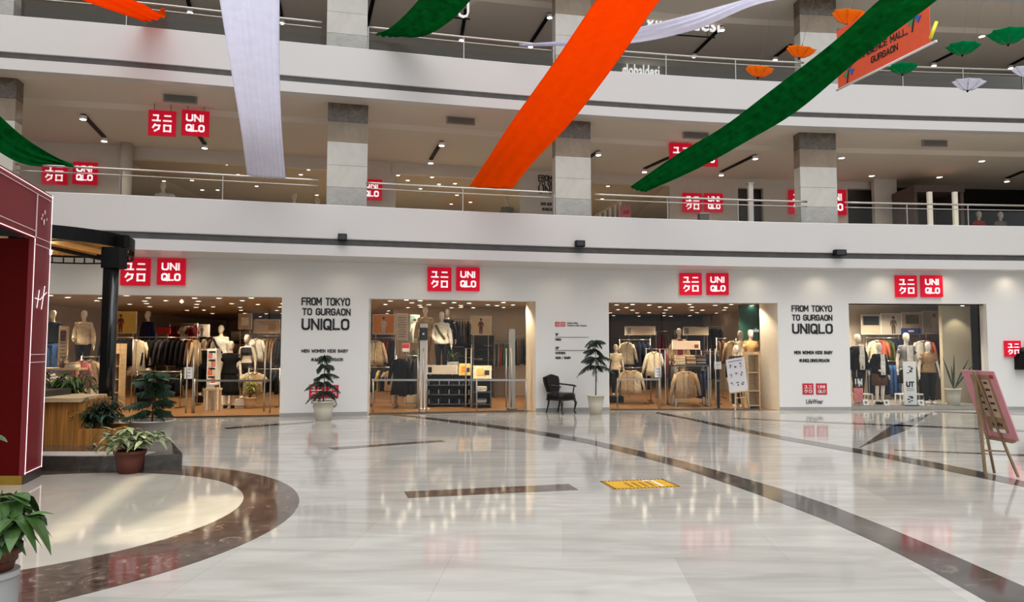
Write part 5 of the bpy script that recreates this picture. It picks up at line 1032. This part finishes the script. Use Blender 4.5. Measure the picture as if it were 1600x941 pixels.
for r, (px0, Yb) in enumerate(((268, 30), (405, 30))):
    xs_ = X(px0, Yb); shelving('tall brown shelving at the back of the leftmost shop, %s one' % ('left', 'right')[r], xs_, Yb, 2.6, .5, 2.3, (.3, .8, 1.3, 1.8), M_DARKWALL, M_STORE)
    for i, z in enumerate((1.3, 1.8)):
        for j in range(6): stack(xs_ - 1.05 + .42 * j, Yb - .05, z, [[CH, BE, B, MA, GR, NA][(j + i + q + r) % 6] for q in range(3)], '%s pile, %s shelf, %s back shelving' % (ORD[j], ('lower', 'upper')[i], ('left', 'right')[r]), 'folded knits on the back shelving', 1.1)
# ================================================================== second shop room
poster('orange poster of a person in white in the second shop', 582, 617, 491.5, 522.5, 21.4, (.60, .20, .02), (.6, .5, .4), foot=0)
poster('tall pale printed panel beside the orange poster', 618.5, 638, 490, 531, 21.3, (.62, .52, .42), foot=0, name='printed_board', cat='board', stripes=9)
poster('dark fashion poster left of the tablet kiosk', 640, 656, 492, 536, 22.4, (.10, .16, .15), (.6, .58, .55), foot=0)
plinth('white plinth carrying two mannequins and planters in the second shop', 636, 722, 21.9, .9, 1.04, M_STORE)
mannequin('mannequin in a beige top behind the tablet kiosk', 664, 21.8, 1.04, 479, rz=.2, wear=(('top', BE), ('legs', TA)))
mannequin('mannequin in a dark top behind the white blouse mannequin', 699, 22.1, 1.04, 483, rz=-.3, wear=(('top', B), ('legs', B)))
shelving('low shelving of folded jeans in the middle of the second shop', X(702, 20.6), 20.6, 1.46, .8, .88, (.10, .36, .62), M_DSTEEL, M_BLACK, 'jeans_shelving')
mannequin('mannequin in a white blouse and black trousers on the jeans shelving', 690, 20.7, .88, 487, pose='bent', base=False, wear=(('top', WH), ('legs', B), ('wrap', OL)))
for i, z in enumerate((.10, .36, .62)):
    for j in range(5):
        x = X(702, 20.6) - .56 + .28 * j
        stack(x, 20.4, z, [B, NA, B, B], '%s jeans pile, %s shelf' % (ORD[j], ('lowest', 'middle', 'top')[i]), 'folded jeans on the low shelving', .8, tagged=True)
poster('white long printed board on the jeans shelving', 665, 714, 571, 585, 20.2, (.62, .54, .44), foot=.88, name='printed_board', cat='board', accent=(-.36, 0, .12, .6, 'black'))
shelving('low shelving with yellow displays right of the jeans', X(753, 20.2), 20.2, .55, .6, .80, (.12, .45), M_DSTEEL, M_BLACK, 'accessory_shelving')
for nm, x0, x1, y0, y1, c, Yd, zz in (('yellow tilted display board between the jeans and the white display', 717, 736, 570, 590, 'yellow', 20.25, .88), ('white tilted display board with a yellow bag print', 739, 768, 570, 592, 'cream', 20.0, .80)):
    a = at(x0, y1, Yd); c2 = at(x1, y0, Yd); t = thing('display_board', nm, 'board', ((a.x + c2.x) / 2, Yd, zz)); h = c2.z - a.z; w = c2.x - a.x; Rr = Matrix.Rotation(math.radians(-24), 3, 'X')
    MB().box(Rr @ Vector((0, 0, h / 2)), (w, .03, h), Rr).build('panel', FAB[c], t); MB().box((0, .12, h * .3), (w * .6, .02, h * .6)).build('stand', M_WHITE, t)
    MB().box(Rr @ Vector((-.1 * w, -.02, h * .5)), (w * .4, .012, h * .5), Rr).build('printed_block', FAB['yellow' if c == 'cream' else 'orange'], t); MB().box(Rr @ Vector((.25 * w, -.02, h * .45)), (w * .25, .012, h * .35), Rr).build('printed_block', FAB['charcoal'], t)
stack(X(753, 20.1), 20.1, .45, [WH, CR, WH], 'the pile under the white tilted display', 'pile under the white display'); stack(X(752, 20.1), 20.1, .12, [GR, WH, GR], 'the lowest pile under the white tilted display', 'pile under the white display')
for px, lab in ((650, 'green leafy planter box left of the white blouse mannequin'), (705, 'green leafy planter box right of the white blouse mannequin')):
    t = thing('planter_box', lab, 'planter', (X(px, 21.6), 21.58, 1.04), 0, 'planter boxes in the second shop'); MB().box((0, 0, .1), (.44, .2, .2)).build('box', M_WHITE, t); bush(t, (0, 0, .16), .26, .46, 150, .14, .05, M_LEAF, rnd, 1, .4, 14)
t = thing('tablet_kiosk', 'tall white kiosk with a black screen in the second shop', 'kiosk', (X(662, 19.6), 19.6, 0)); zt_ = Z(662, 506, 19.6)
MB().box((0, 0, zt_ / 2), (.19, .1, zt_)).build('column', M_WHITE, t); MB().box((0, 0, .012), (.34, .3, .024)).build('foot', M_WHITE, t); z = Z(662, 522, 19.6); MB().box((0, -.06, z), (.22, .03, .34)).build('screen', mat('black_screen', (.008, .01, .008), .2, var=.1), t); MB().box((0, -.077, z), (.05, .006, .05)).build('screen_mark', M_WHITE, t)
rack('black coat rail in the second shop', X(636, 20.0), 20.0, .58, 1.43, [('coat', B, 1)] + J(B, 3, 'coat') + J(CH, 2, 'coat'), label='steel rack of black coats left of the tablet kiosk')
poster('small red price card above the black coats', 628, 640, 537, 550, 19.85, (.55, .03, .05), frame=M_WHITE, foot=1.43, name='price_card', cat='card', accent=(0, -.28, .9, .4, 'white'))
rack('brown rail under the orange poster', X(598, 21.0), 21.0, .72, 1.93, [('shirt', CR, 1), ('shirt', BE, 1)] + J(BR_, 3) + J(MA, 2) + J(B, 2), label='steel rack of brown and cream clothes under the orange poster')
rack('low navy rail under the orange poster', X(600, 20.3), 20.3, .74, 1.10, J(NA, 2, 'tee_shirt') + J('yellow', 1, 'tee_shirt') + J(B, 4, 'tee_shirt') + [('tee_shirt', BE, 1)], label='low steel rack of navy t-shirts under the orange poster')
rack('high black jacket rail in the second shop', X(718, 23.7), 23.7, .8, 2.58, [('jacket', WH)] + J(B, 3) + J(CH, 2) + [('jacket', BR_)] + J(B, 2), label='tall rack of black jackets at the back of the second shop')
poster('poster of a person in a dark coat and hat, back of the second shop', 735, 768, 494, 523, 23.5, (.60, .50, .34), (.12, .03, .035), foot=0)
shelving('dark wall shelving at the back of the second shop', X(740, 24.3), 24.3, 1.38, .5, 2.05, (.2, .55, .9, 1.25, 1.6), M_DARKWALL)
for i, z in enumerate((.9, 1.25, 1.6)):
    for j in range(4): stack(X(740, 24.3) - .48 + .32 * j, 24.2, z, [[B, CH, NA, GR][(i + j + q) % 4] for q in range(3)], '%s pile, %s shelf of dark wall shelving' % (ORD[j], ('lower', 'middle', 'upper')[i]), 'folded knits on the dark shelving', 1)
t = thing('hanging_sign', 'teal sign panel hanging over the passage of the second shop', 'sign', at(789, 505, 27)); MB().box((0, 0, 0), (.75, .06, .5)).build('panel', mat('teal_panel', (.03, .13, .11), .5, var=.1), t); MB().box((0, -.035, .18), (.75, .02, .06)).build('light_strip', M_WHITE, t)
for s in (-1, 1): MB().tube([(s * .3, 0, .25), (s * .3, 0, ZC - t.location.z)], .01, 6).build('hanger_rod', M_DSTEEL, t)
rack('second shop passage rail', X(785, 24.2), 24.2, .55, 1.85, J(GR, 2) + J('red', 1) + J('green', 2) + J(B, 1), label='steel rack with red and green jackets in the passage of the second shop')
rack('right wall rail of the second shop', X(812, 21.2), 21.2, .42, 1.98, J(B, 2) + J(BR_, 2) + J(B, 2), label='steel rack of dark jackets at the right wall of the second shop')
t = thing('security_gate', 'white upright security panel at the right of the second entrance', 'gate', (X(800, 19.3), 19.3, 0)); zt_ = Z(800, 514, 19.3); MB().box((0, 0, .02), (.28, .2, .04)).build('base', M_DSTEEL, t); MB().box((0, 0, zt_ / 2 + .02), (.17, .04, zt_ - .04)).build('panel', mat('frosted_panel', (.45, .42, .37), .4, var=.05), t)
# ================================================================== third shop room
plinth('low dark plinth under the white shirt mannequin of the third shop', 953, 972, 22.0, .5, .2, M_BLACK)
mannequin('mannequin in a cream t-shirt and black trousers at the left of the third shop', 962, 22.0, .2, 538, wear=(('tee', CR), ('legs', B), ('shoes', WH)))
rack('cream shirt rail in the third shop', X(992, 22.6), 22.6, .95, 1.90, [('shirt', CR, 1)] + J(B, 3) + J(NA, 3), label='steel rack with a cream shirt at the left of the third shop')
rack('low beige shirt rail in the third shop', X(992, 21.8), 21.8, .95, 1.06, [('shirt', BE, 1), ('shirt', CR, 1)] + J(B, 3, 'tee_shirt'), label='low steel rack of beige shirts at the left of the third shop')
poster('long white printed board at the upper left of the third shop', 976, 1024, 510, 524, 23.4, (.58, .48, .36), foot=0, name='printed_board', cat='board', stripes=0, accent=(-.36, 0, .12, .7, 'grey'))
poster('long white printed board at the upper middle of the third shop', 1067, 1107, 511, 524, 23.4, (.60, .52, .42), foot=0, name='printed_board', cat='board', accent=(-.36, 0, .16, .7, 'grey'))
rack('maroon rail at the back of the third shop', X(1040, 24.2), 24.2, .62, 2.2, J(MA, 3) + J(OL, 1) + J(BR_, 2), label='tall rack of maroon jackets at the back of the third shop')
rack('yellow and maroon rail in the third shop', X(1026, 21.4), 21.4, .62, 1.62, [('shirt', CR, 1), ('jacket', 'yellow'), ('jacket', MA), ('jacket', NA), ('jacket', MA)], label='steel rack of yellow and maroon clothes behind the door notice')
plinth('wooden plinth under the beige jacket mannequin of the third shop', 1052, 1074, 21.9, .5, .38, M_PALEWOOD)
mannequin('mannequin in a beige jacket behind the printed board of the third shop', 1061, 21.9, .38, 513, wear=(('jacket', BE), ('inner', MA), ('legs', BE)))
xt = X(1077, 20.8); table('steel display table with folded knits in the middle of the third shop', xt, 20.8, 1.0, .6, 1.18, M_DSTEEL, M_STEEL, 'display_table')
poster('long pale printed board on the knit table of the third shop', 1050, 1094, 533, 546.5, 21.0, (.55, .42, .32), foot=1.18, name='printed_board', cat='board', accent=(.36, -.1, .14, .4, 'brown'))
for j, cs in enumerate(([BE, CR, BE, CR, BE, CR, BE], [BR_, BE, TA, BR_, BE, TA, BE], [CH, GR, CH, GR, BR_, CH, BR_])): stack(xt - .3 + .3 * j, 20.7, 1.18, cs, '%s knit pile on the steel table' % ('left', 'middle', 'right')[j], 'knits on the steel table', .85)
rack('beige fronted rail under the knit table', xt, 20.75, .86, 1.08, [('jacket', BE, 1), ('jacket', TA, 1)] + J(CH, 3) + J(NA, 2), label='steel rack with beige jackets under the knit table')
rack('navy rail right of the knit table', X(1109, 21.6), 21.6, .5, 1.55, J(NA, 2) + J(B, 3), label='steel rack of navy jackets right of the knit table')
rack('brown rail behind the sketch board', X(1135, 22.8), 22.8, .62, 1.95, J(BR_, 2) + [('shirt', BE, 1)] + J(B, 2), label='steel rack of brown jackets behind the white sketch board')
rack('dark rail at the back of the third shop', X(1117, 24.0), 24.0, .5, 2.35, J(B, 3) + J(CH, 1), label='tall rack of dark jackets at the back of the third shop')
t = thing('mirror_panel', 'dark teal mirror panel with reflected white letters at upper right of the third shop', 'panel', (X(1171, 22.7), 22.7, 0)); zc_ = Z(1171, 503, 22.7); hh = min(.56 * 2, Z(1171, 474, 22.7) - Z(1171, 531, 22.7))
MB().box((0, 0, zc_), (.62, .05, hh)).build('panel', mat('teal_panel', (.03, .13, .11), .5, var=.1), t); font_letters(MB(), 'ple', .1, .3, zc_ - .36, zc_ - .2, -.04, -.02).build('lettering', M_LETTER, t)  # reflection built in: teal colour and glowing letters stand for a mirrored view
for s in (-1, 1): MB().tube([(s * .28, 0, 0), (s * .28, 0, zc_ - hh / 2)], .012, 6).build('support', M_STEEL, t)
plinth('wooden plinth under the peach top mannequin of the third shop', 1150, 1184, 21.3, 1.5, .36, M_PALEWOOD)
mannequin('mannequin in a peach t-shirt at the right of the third shop', 1173, 20.8, .36, 515, rz=.2, wear=(('tee', 'peach'), ('legs', CR)))
mannequin('mannequin in a cream top just left of the peach shirt mannequin', 1157, 21.8, .36, 517, rz=.5, pose='hip', wear=(('top', CR), ('legs', BE)))
mannequin('mannequin in a black jacket behind the white sketch board', 1150, 20.35, 0, 539, rz=.1, wear=(('jacket', B), ('legs', CH)))
shelving('open pale wooden stand at the right of the third shop', X(1174, 20.05), 20.1, .34, .4, 1.55, (.1, .5, 1.0, 1.5), M_PALEWOOD)
t = thing('sanitizer_stand', 'slim black stand with a small tray left of the sketch board', 'stand', (X(1122, 19.75), 19.8, 0)); MB().lathe([(.15, 0), (.15, .015), (.03, .03)], 20).build('base', M_BLACK, t, True); MB().box((0, 0, .38), (.06, .05, .74)).build('column', M_BLACK, t); MB().box((0, -.03, .755), (.2, .18, .02)).build('tray', M_DSTEEL, t)
# ================================================================== display window on the right
t = thing('window_1', None, None, (0, 0, 0)); t['kind'] = 'structure'
a = onc(1326, 560, W, .18); c = onc(1541, 560, W, .18); d = (c - a); th = math.atan2(d.y, d.x); L = math.hypot(d.x, d.y); t.location = (a.x, a.y, 0); t.rotation_euler = (0, 0, th)
for i in range(2): MB().box((L * (i + .5) / 2, 0, 1.47), (L / 2 - .012, .014, 2.76)).build('glass_pane', M_SHOPGLASS, t)
MB().box((L / 2, 0, .045), (L, .1, .085)).build('sill', mat('grey_sill', (.3, .3, .28), .4, var=.05), t); MB().box((L + .0, .0, 1.45), (.05, .1, 2.8)).build('frame', M_DSTEEL, t); MB().box((L / 2, 0, 2.86), (L, .1, .03)).build('frame', M_BLACK, t)
b = MB(); b.box((11.1, 21.6, .05), (4.0, 3.4, .09)); trim(b, mat('window_platform', (.33, .30, .26), .4, var=.05))
xw = X(1480, 20.9); b = MB(); b.box(((xw + 13.4) / 2, 21.2, 1.5), (13.4 - xw, .15, 3)); struct(b.build('wall_window_side', mat('olive_beige_wall', (.50, .45, .33), .6, var=.02)))
PW = .095
mannequin('mannequin in a black jacket and white shirt at the left edge of the window', 1340, 20.9, PW, 522, rz=.25, wear=(('jacket', B), ('inner', WH), ('legs', CH)))
mannequin('mannequin in a dark blazer and brown shorts in the display window', 1373, 20.3, PW, 536, rz=.2, pose='bent', wear=(('jacket', B), ('inner', WH), ('shorts', BR_), ('shoes', B)))
mannequin('mannequin in a black waistcoat over a grey shirt behind the tall banner', 1416, 20.9, PW, 520, rz=.1, wear=(('tee', GR), ('vest', B), ('inner', WH), ('skirt', B)))
mannequin('mannequin in a tan t-shirt and black trousers in the display window', 1450, 20.4, PW, 534, rz=-.1, wear=(('tee', TA), ('legs', B), ('shoes', WH)))
t = thing('tote_bag', 'black and pink tote bag with UN lettering at the left of the window', 'bag', (X(1339, 20.2), 20.2, PW)); x0 = .14; zb_, zm, zt2 = Z(1339, 627, 20.2) - PW, Z(1339, 606, 20.2) - PW, Z(1339, 590, 20.2) - PW
MB().tube([(0, .06, 0), (0, .06, zt2 + .2)], .012, 6).build('stand', M_STEEL, t); MB().box((0, 0, (zb_ + zm) / 2), (.24, .07, zm - zb_)).build('lower_body', FAB['pink'], t); MB().box((0, 0, (zm + zt2) / 2), (.24, .07, zt2 - zm)).build('upper_body', FAB['black'], t)
letters(MB(), 'UN', -.1, .1, zm + .03, zt2 - zm - .06, .03, -.045, -.03).build('lettering', M_WHITE, t); MB().tube([(-.07, 0, zt2), (-.06, .03, zt2 + .16), (.06, .03, zt2 + .16), (.07, 0, zt2)], .01, 6).build('strap', FAB['black'], t)
a = at(1413, 634, 19.98); c = at(1430.5, 565, 19.98); t = thing('banner_stand', 'tall narrow white UT banner standing in the display window', 'banner', ((a.x + c.x) / 2, 19.98, PW)); w = c.x - a.x; h = c.z - PW
MB().box((0, 0, h / 2 + .01), (w, .02, h - .02)).build('panel', M_WHITE, t); MB().box((0, 0, .01), (w + .06, .2, .02)).build('foot', M_DSTEEL, t); letters(MB(), 'UT', -.11, .11, h * .42, .15, .035, -.018, -.008).build('lettering', M_INK, t)
brr = random.Random(9)
for i in range(11):
    zz = h * (.88 - .028 * i if i < 6 else .2 - .03 * (i - 6)); MB().box((brr.uniform(-.07, .07), -.013, zz), (brr.uniform(.05, .12), .006, brr.uniform(.02, .04))).build('printed_block', FAB['charcoal'] if i % 2 else M_INK, t)
for i in range(2): MB().box((0, -.013, h * .40 - .05 * i - .02), (.2, .006, .015)).build('line_of_print', FAB['grey'], t)
for px0, px1, lab in ((1330, 1362, 'low white frame bench at the left of the window'), (1404, 1443, 'low white frame bench behind the tall banner')):
    x0, x1 = X(px0, 20.45), X(px1, 20.45); t = thing('frame_bench', lab, 'bench', ((x0 + x1) / 2, 20.6, PW), 0, 'white frame benches'); w = x1 - x0; MB().box((0, 0, .27), (w, .3, .03)).build('seat', M_WHITE, t)
    for sx in (-1, 1):
        for sy in (-1, 1): MB().box((sx * (w / 2 - .015), sy * .13, .128), (.03, .03, .256)).build('leg', M_WHITE, t)
for i, px in enumerate((1352, 1384, 1438)):
    t = thing('price_card', 'small white price card on the window platform, %s from the left' % ORD[i], 'card', (X(px, 19.95), 19.98, PW), 0, 'price cards in the window'); Rr = Matrix.Rotation(math.radians(-20), 3, 'X'); MB().box(Rr @ Vector((0, 0, .08)), (.15, .01, .15), Rr).build('card', M_WHITE, t); MB().box(Rr @ Vector((0, -.008, .08)), (.07, .004, .07), Rr).build('print', FAB['grey'], t); MB().box((0, .05, .04), (.1, .02, .08)).build('stand', M_DSTEEL, t)
rack('wall rail in the display window', X(1413, 22.9), 22.85, 2.45, 1.98, [('shirt', CR, 1), ('shirt', 'coral', 1)] + J(OL, 4) + J(NA, 3) + J(CH, 2) + [('shirt', WH, 1), ('shirt', 'coral', 1), ('shirt', 'red')] + J(B, 5), label='long steel wall rack of jackets behind the window mannequins')
rack('low jeans rail in the display window', X(1405, 22.3), 22.3, 1.9, 1.17, J(NA, 4, 'trousers') + J('blue', 3, 'trousers') + J('red', 2, 'trousers') + J(OL, 2, 'trousers') + J(B, 3, 'trousers'), label='low steel rack of jeans behind the window mannequins', z0=PW)
YB = 22.95
poster('framed board with hanging t-shirt prints, left of the window back wall', 1346, 1376, 492, 523, YB, (.50, .42, .30), foot=0, name='framed_board', cat='board', accent=(0, .2, .8, .45, 'charcoal'))
poster('poster of a person in brown on the window back wall', 1377, 1408, 490, 523, YB, (.50, .45, .37), (.12, .08, .045), foot=0, fig_x=.1, skin=(.1, .06, .04))
poster('framed board with a yellow green bag and blue block, window back wall', 1409, 1441, 488, 523, YB, (.48, .36, .27), foot=0, name='framed_board', cat='board', accent=(0, .18, .6, .4, 'olive'))
poster('collage poster at the right of the window back wall', 1442, 1477, 486, 522, YB, (.40, .34, .29), (.55, .5, .48), foot=0)
a = at(1410, 522, YB - .1); c = at(1440, 513, YB - .1); o = MB().box((0, 0, 0), (c.x - a.x, .03, c.z - a.z)).build('blue_board', mat('royal_blue', (.03, .06, .25), .5, var=.05)); MB().box((0, -.018, 0), (.18, .006, .06)).build('print', M_WHITE, o); o.location = (a + c) / 2 + Vector((0, .065, 0)); tag(o, 'blue printed board fixed below the bag picture in the window', 'board')
p = onz(1494, 639.5); t = thing('potted_plant', 'tall bladed plant in a white pot behind the display window', 'potted plant', (p.x, p.y + .1, .095), 0); pot_parts(t, .20, .46, M_POTW)
b = MB()
for (ax, az, ay) in ((-.28, 1.2, .1), (.5, 1.15, -.05), (.12, 1.3, .12), (.75, 1.0, .05), (-.12, .9, -.1)): leaf(b, Vector((.02, 0, .42)), Vector((ax, ay, az)), .85 * math.hypot(ax, az), .055, .1, Vector((0, 1, 0)))
b.build('blades', M_DLEAF, t)
# ================================================================== first gallery, what shows above the parapet
for px, py, lab, wear, Yg in ((247, 285, 'white mannequin in a cream top on the gallery at left', (('top', WH),), 20.9), (262, 303, 'small mannequin in a black top on the gallery at left', (('tee', B),), 21.4), (455, 302, 'mannequin in a white top on the gallery left of the second column', (('tee', WH),), 22.3), (492, 309, 'mannequin in a beige top on the gallery beside the second column', (('top', BE),), 22.4), (792, 309, 'mannequin in a grey top on the gallery right of the orange drape', (('top', GR),), 24.0), (1537, 330, 'mannequin in a red top at the right end of the gallery', (('tee', 'red'),), 23.8), (1571, 331, 'mannequin in a patterned grey top at the far right of the gallery', (('tee', GR),), 23.8)):
    ztop = Z(px, py, Yg); z0 = ztop - 1.787; plinth('plinth under the ' + lab.replace(' on the gallery', ''), px - 12, px + 12, Yg, .5, max(.06, z0 - Z1), M_WHITE, Z1); mannequin(lab, px, Yg, max(z0, Z1 + .06), py, wear=wear + (('legs', B),), rz=.2, group='gallery mannequins')
# stair rail
Ys = onc(950, 330, F, S1o + 1.0).y; t = thing('stair_railing', 'pale sloping stair railing with lit balusters right of the third column', 'railing', (0, Ys, Z1)); g0 = at(918, 345, Ys); g1 = at(973, 312, Ys)
MB().bar((g0.x, 0, g0.z - Z1), (g1.x, 0, g1.z - Z1), .07, .09, up=(0, 1, 0)).build('handrail', M_PALEWOOD, t)
for i in range(7):
    u = (i + .5) / 7; x = g0.x + (g1.x - g0.x) * u; z = g0.z + (g1.z - g0.z) * u - Z1; MB().box((x, 0, z / 2), (.07, .05, z)).build('baluster', M_WHITE, t)
p = at(977, 332, Ys - .6); t = thing('display_board', 'pink board with a small red logo beside the gallery stair', 'board', (p.x, p.y, Z1)); MB().box((0, 0, p.z - Z1), (.36, .05, .5)).build('panel', FAB['pink'], t); MB().box((.03, -.03, p.z - Z1), (.2, .01, .14)).build('logo', MATS['matt_red'], t); MB().box((0, .03, (p.z - Z1) / 2), (.06, .04, p.z - Z1)).build('support', M_DSTEEL, t)
p = onc(1099, 345, F, 3.5); t = thing('waste_bin', 'grey bin standing below the gallery wall signs', 'bin', (p.x, p.y, Z1)); hb = Z(1099, 335, p.y) - Z1; MB().box((0, 0, hb / 2), (.28, .28, hb)).build('body', M_DSTEEL, t); MB().box((0, 0, hb + .01), (.31, .31, .03)).build('lid', M_STEEL, t)
# brown kiosk with lit white posts
Yk = onc(1478, 320, F, 3.6).y; x0, x1 = X(1438, Yk), X(1518, Yk); zk = Z(1478, 289, Yk) - Z1; t = thing('gallery_kiosk', 'dark brown gallery kiosk with two lit white posts', 'kiosk', ((x0 + x1) / 2, Yk + .8, Z1)); w = x1 - x0
M_KB = mat('kiosk_brown', (.09, .055, .045), .5, var=.15)
MB().box((0, .7, zk / 2), (w, .08, zk)).build('back_panel', M_KB, t); MB().box((0, 0, zk - .11), (w, 1.5, .22)).build('canopy', M_KB, t); MB().box((0, 0, .45), (w * .9, 1.2, .9)).build('counter', M_KB, t)
for s in (-1, 1): MB().box((s * (w / 2 - .06), 0, (zk - .22) / 2), (.1, 1.4, zk - .22)).build('side_panel', M_KB, t)
for px in (1460, 1500): MB().box((X(px, Yk + .05) - (x0 + x1) / 2, -.76, (zk - .22) / 2), (.13, .1, zk - .22)).build('lit_post', mat('lit_post', (1, .93, .78), .4, emit=.25), t)
p = onc(1169, 320, F, 2.2); t = thing('lit_pillar', 'short lit white pillar behind the gallery balustrade before the brown recess', 'pillar', (p.x, p.y, Z1)); h = Z(1175, 288, p.y) - Z1; MB().box((.07, 0, h / 2), (.13, .13, h)).build('shaft', M_WHITE, t); MB().box((.07, 0, h + .02), (.17, .17, .04)).build('cap', M_STEEL, t); MB().box((.07, 0, .03), (.2, .2, .06)).build('base', M_STEEL, t)
# ------------------------------------------------------------------ shop downlights (each row runs across the room)
def dgrid(room, xs, ys, r=.07):
    for i, y in enumerate(ys):
        for j, x in enumerate(xs(y)):
            x += .28 * math.sin(3.1 * i + 1.7 * j); y2 = y + .22 * math.cos(2.3 * i + 2.9 * j)
            t = thing('downlight', 'warm downlight in the %s ceiling, row %d from the front, %s from left' % (room, i + 1, ORD[j]), 'light', (x, y2, ZC), 0, room + ' downlights')
            MB().lathe([(r * 1.25, -.001), (r * 1.25, -.012), (r, -.016), (r, -.001)], 12).build('trim_ring', M_WHITE, t); MB().lathe([(.001, -.01), (r, -.01), (r, -.004), (.001, -.004)], 12).build('lens', M_LED, t)
fr = lambda a, c, n: [a + (c - a) * (k + .5) / n for k in range(n)]
dgrid('leftmost shop', lambda y: fr(-12.5, -3.2, 9), (18.5, 19.6, 20.9, 22.4, 24.2, 26.4, 29.0, 32))
dgrid('second shop', lambda y: fr(-3.3, .6, 6), (19.3, 20.4, 21.6, 22.8, 24.2))
dgrid('third shop', lambda y: fr(1.8, 8.1, 8), (20.2, 21.2, 22.4, 23.8, 25.6, 27.8, 30.6))
def spots(pts, e, ang=118, z=ZC - .03, col=WARM):
    for x, y in pts: lamp('shop_spot', 'SPOT', (x, y, z), e, col, .07, (0, 0, 0), ang, .5)
spots([(x, y) for x in (-12.3, -10, -7.8, -5.8) for y in (18.4, 20.0, 22.4)] + [(x, 26.5) for x in (-11, -7.5, -4.5)], 170)
spots([(x, y) for x in (-2.8, -1.4, .1) for y in (19.6, 22.2)] + [(-.2, 26)], 165)
spots([(x, y) for x in (3.4, 5.0, 6.6) for y in (20.2, 22.4)] + [(3.8, 26.5), (6.8, 26.5)], 180)
spots([(9.9, 20.6), (11.3, 20.6)], 120, col=NEUT); spots([(9.6, 21.9), (10.6, 21.9), (11.6, 21.9)], 130, 150, col=NEUT)
t = thing('spotlight', 'small spotlight washing the beige panel in the display window', 'light', (X(1508, 20.7), 20.75, 2.99)); MB().lathe([(.05, 0), (.06, -.1), (.045, -.105)], 14).build('housing', M_BLACK, t, True); MB().lathe([(.001, -.108), (.045, -.108), (.045, -.1), (.001, -.1)], 12).build('lens', M_LEDW, t)
lamp('window_wash', 'SPOT', (t.location.x, 20.75, 2.87), 30, NEUT, .04, (math.radians(10), 0, 0), 80, .5)
# gallery spots under the tracks and in the gallery shop
for px, py in ((130, 180), (163, 215), (320, 226), (690, 222), (673, 250), (935, 237), (1007, 264), (1180, 243), (1127, 269), (1315, 247), (1362, 275), (1468, 277), (1534, 252)):
    p = onz(px, py, C1 - .17); lamp('gallery_spot', 'SPOT', p, 34, NEUT, .07, (0, 0, 0), 125, .6)
for x in (-9, -6.5, -4, -1.5, 1, 3.5): lamp('gallery_shop_spot', 'SPOT', (x, F(x) + 8.5, C1 - .12), 160, WARM, .1, (0, 0, 0), 150, .5)
for px, py in ((297, 14), (441, 31), (721, 58), (859, 22), (1128, 42), (1211, 89), (1459, 98), (1534, 57)):
    p = onz(px, py, C2 - .17); lamp('top_spot', 'SPOT', p, 8, NEUT, .07, (0, 0, 0), 125, .6)
for i in range(15):
    x = -11 + 1.75 * i; lamp('soffit_spot', 'SPOT', (x, (F(x) + W(x)) / 2 - .05, 3.72), 11, (1, .86, .66), .06, (math.radians(8), 0, 0), 150, 1)
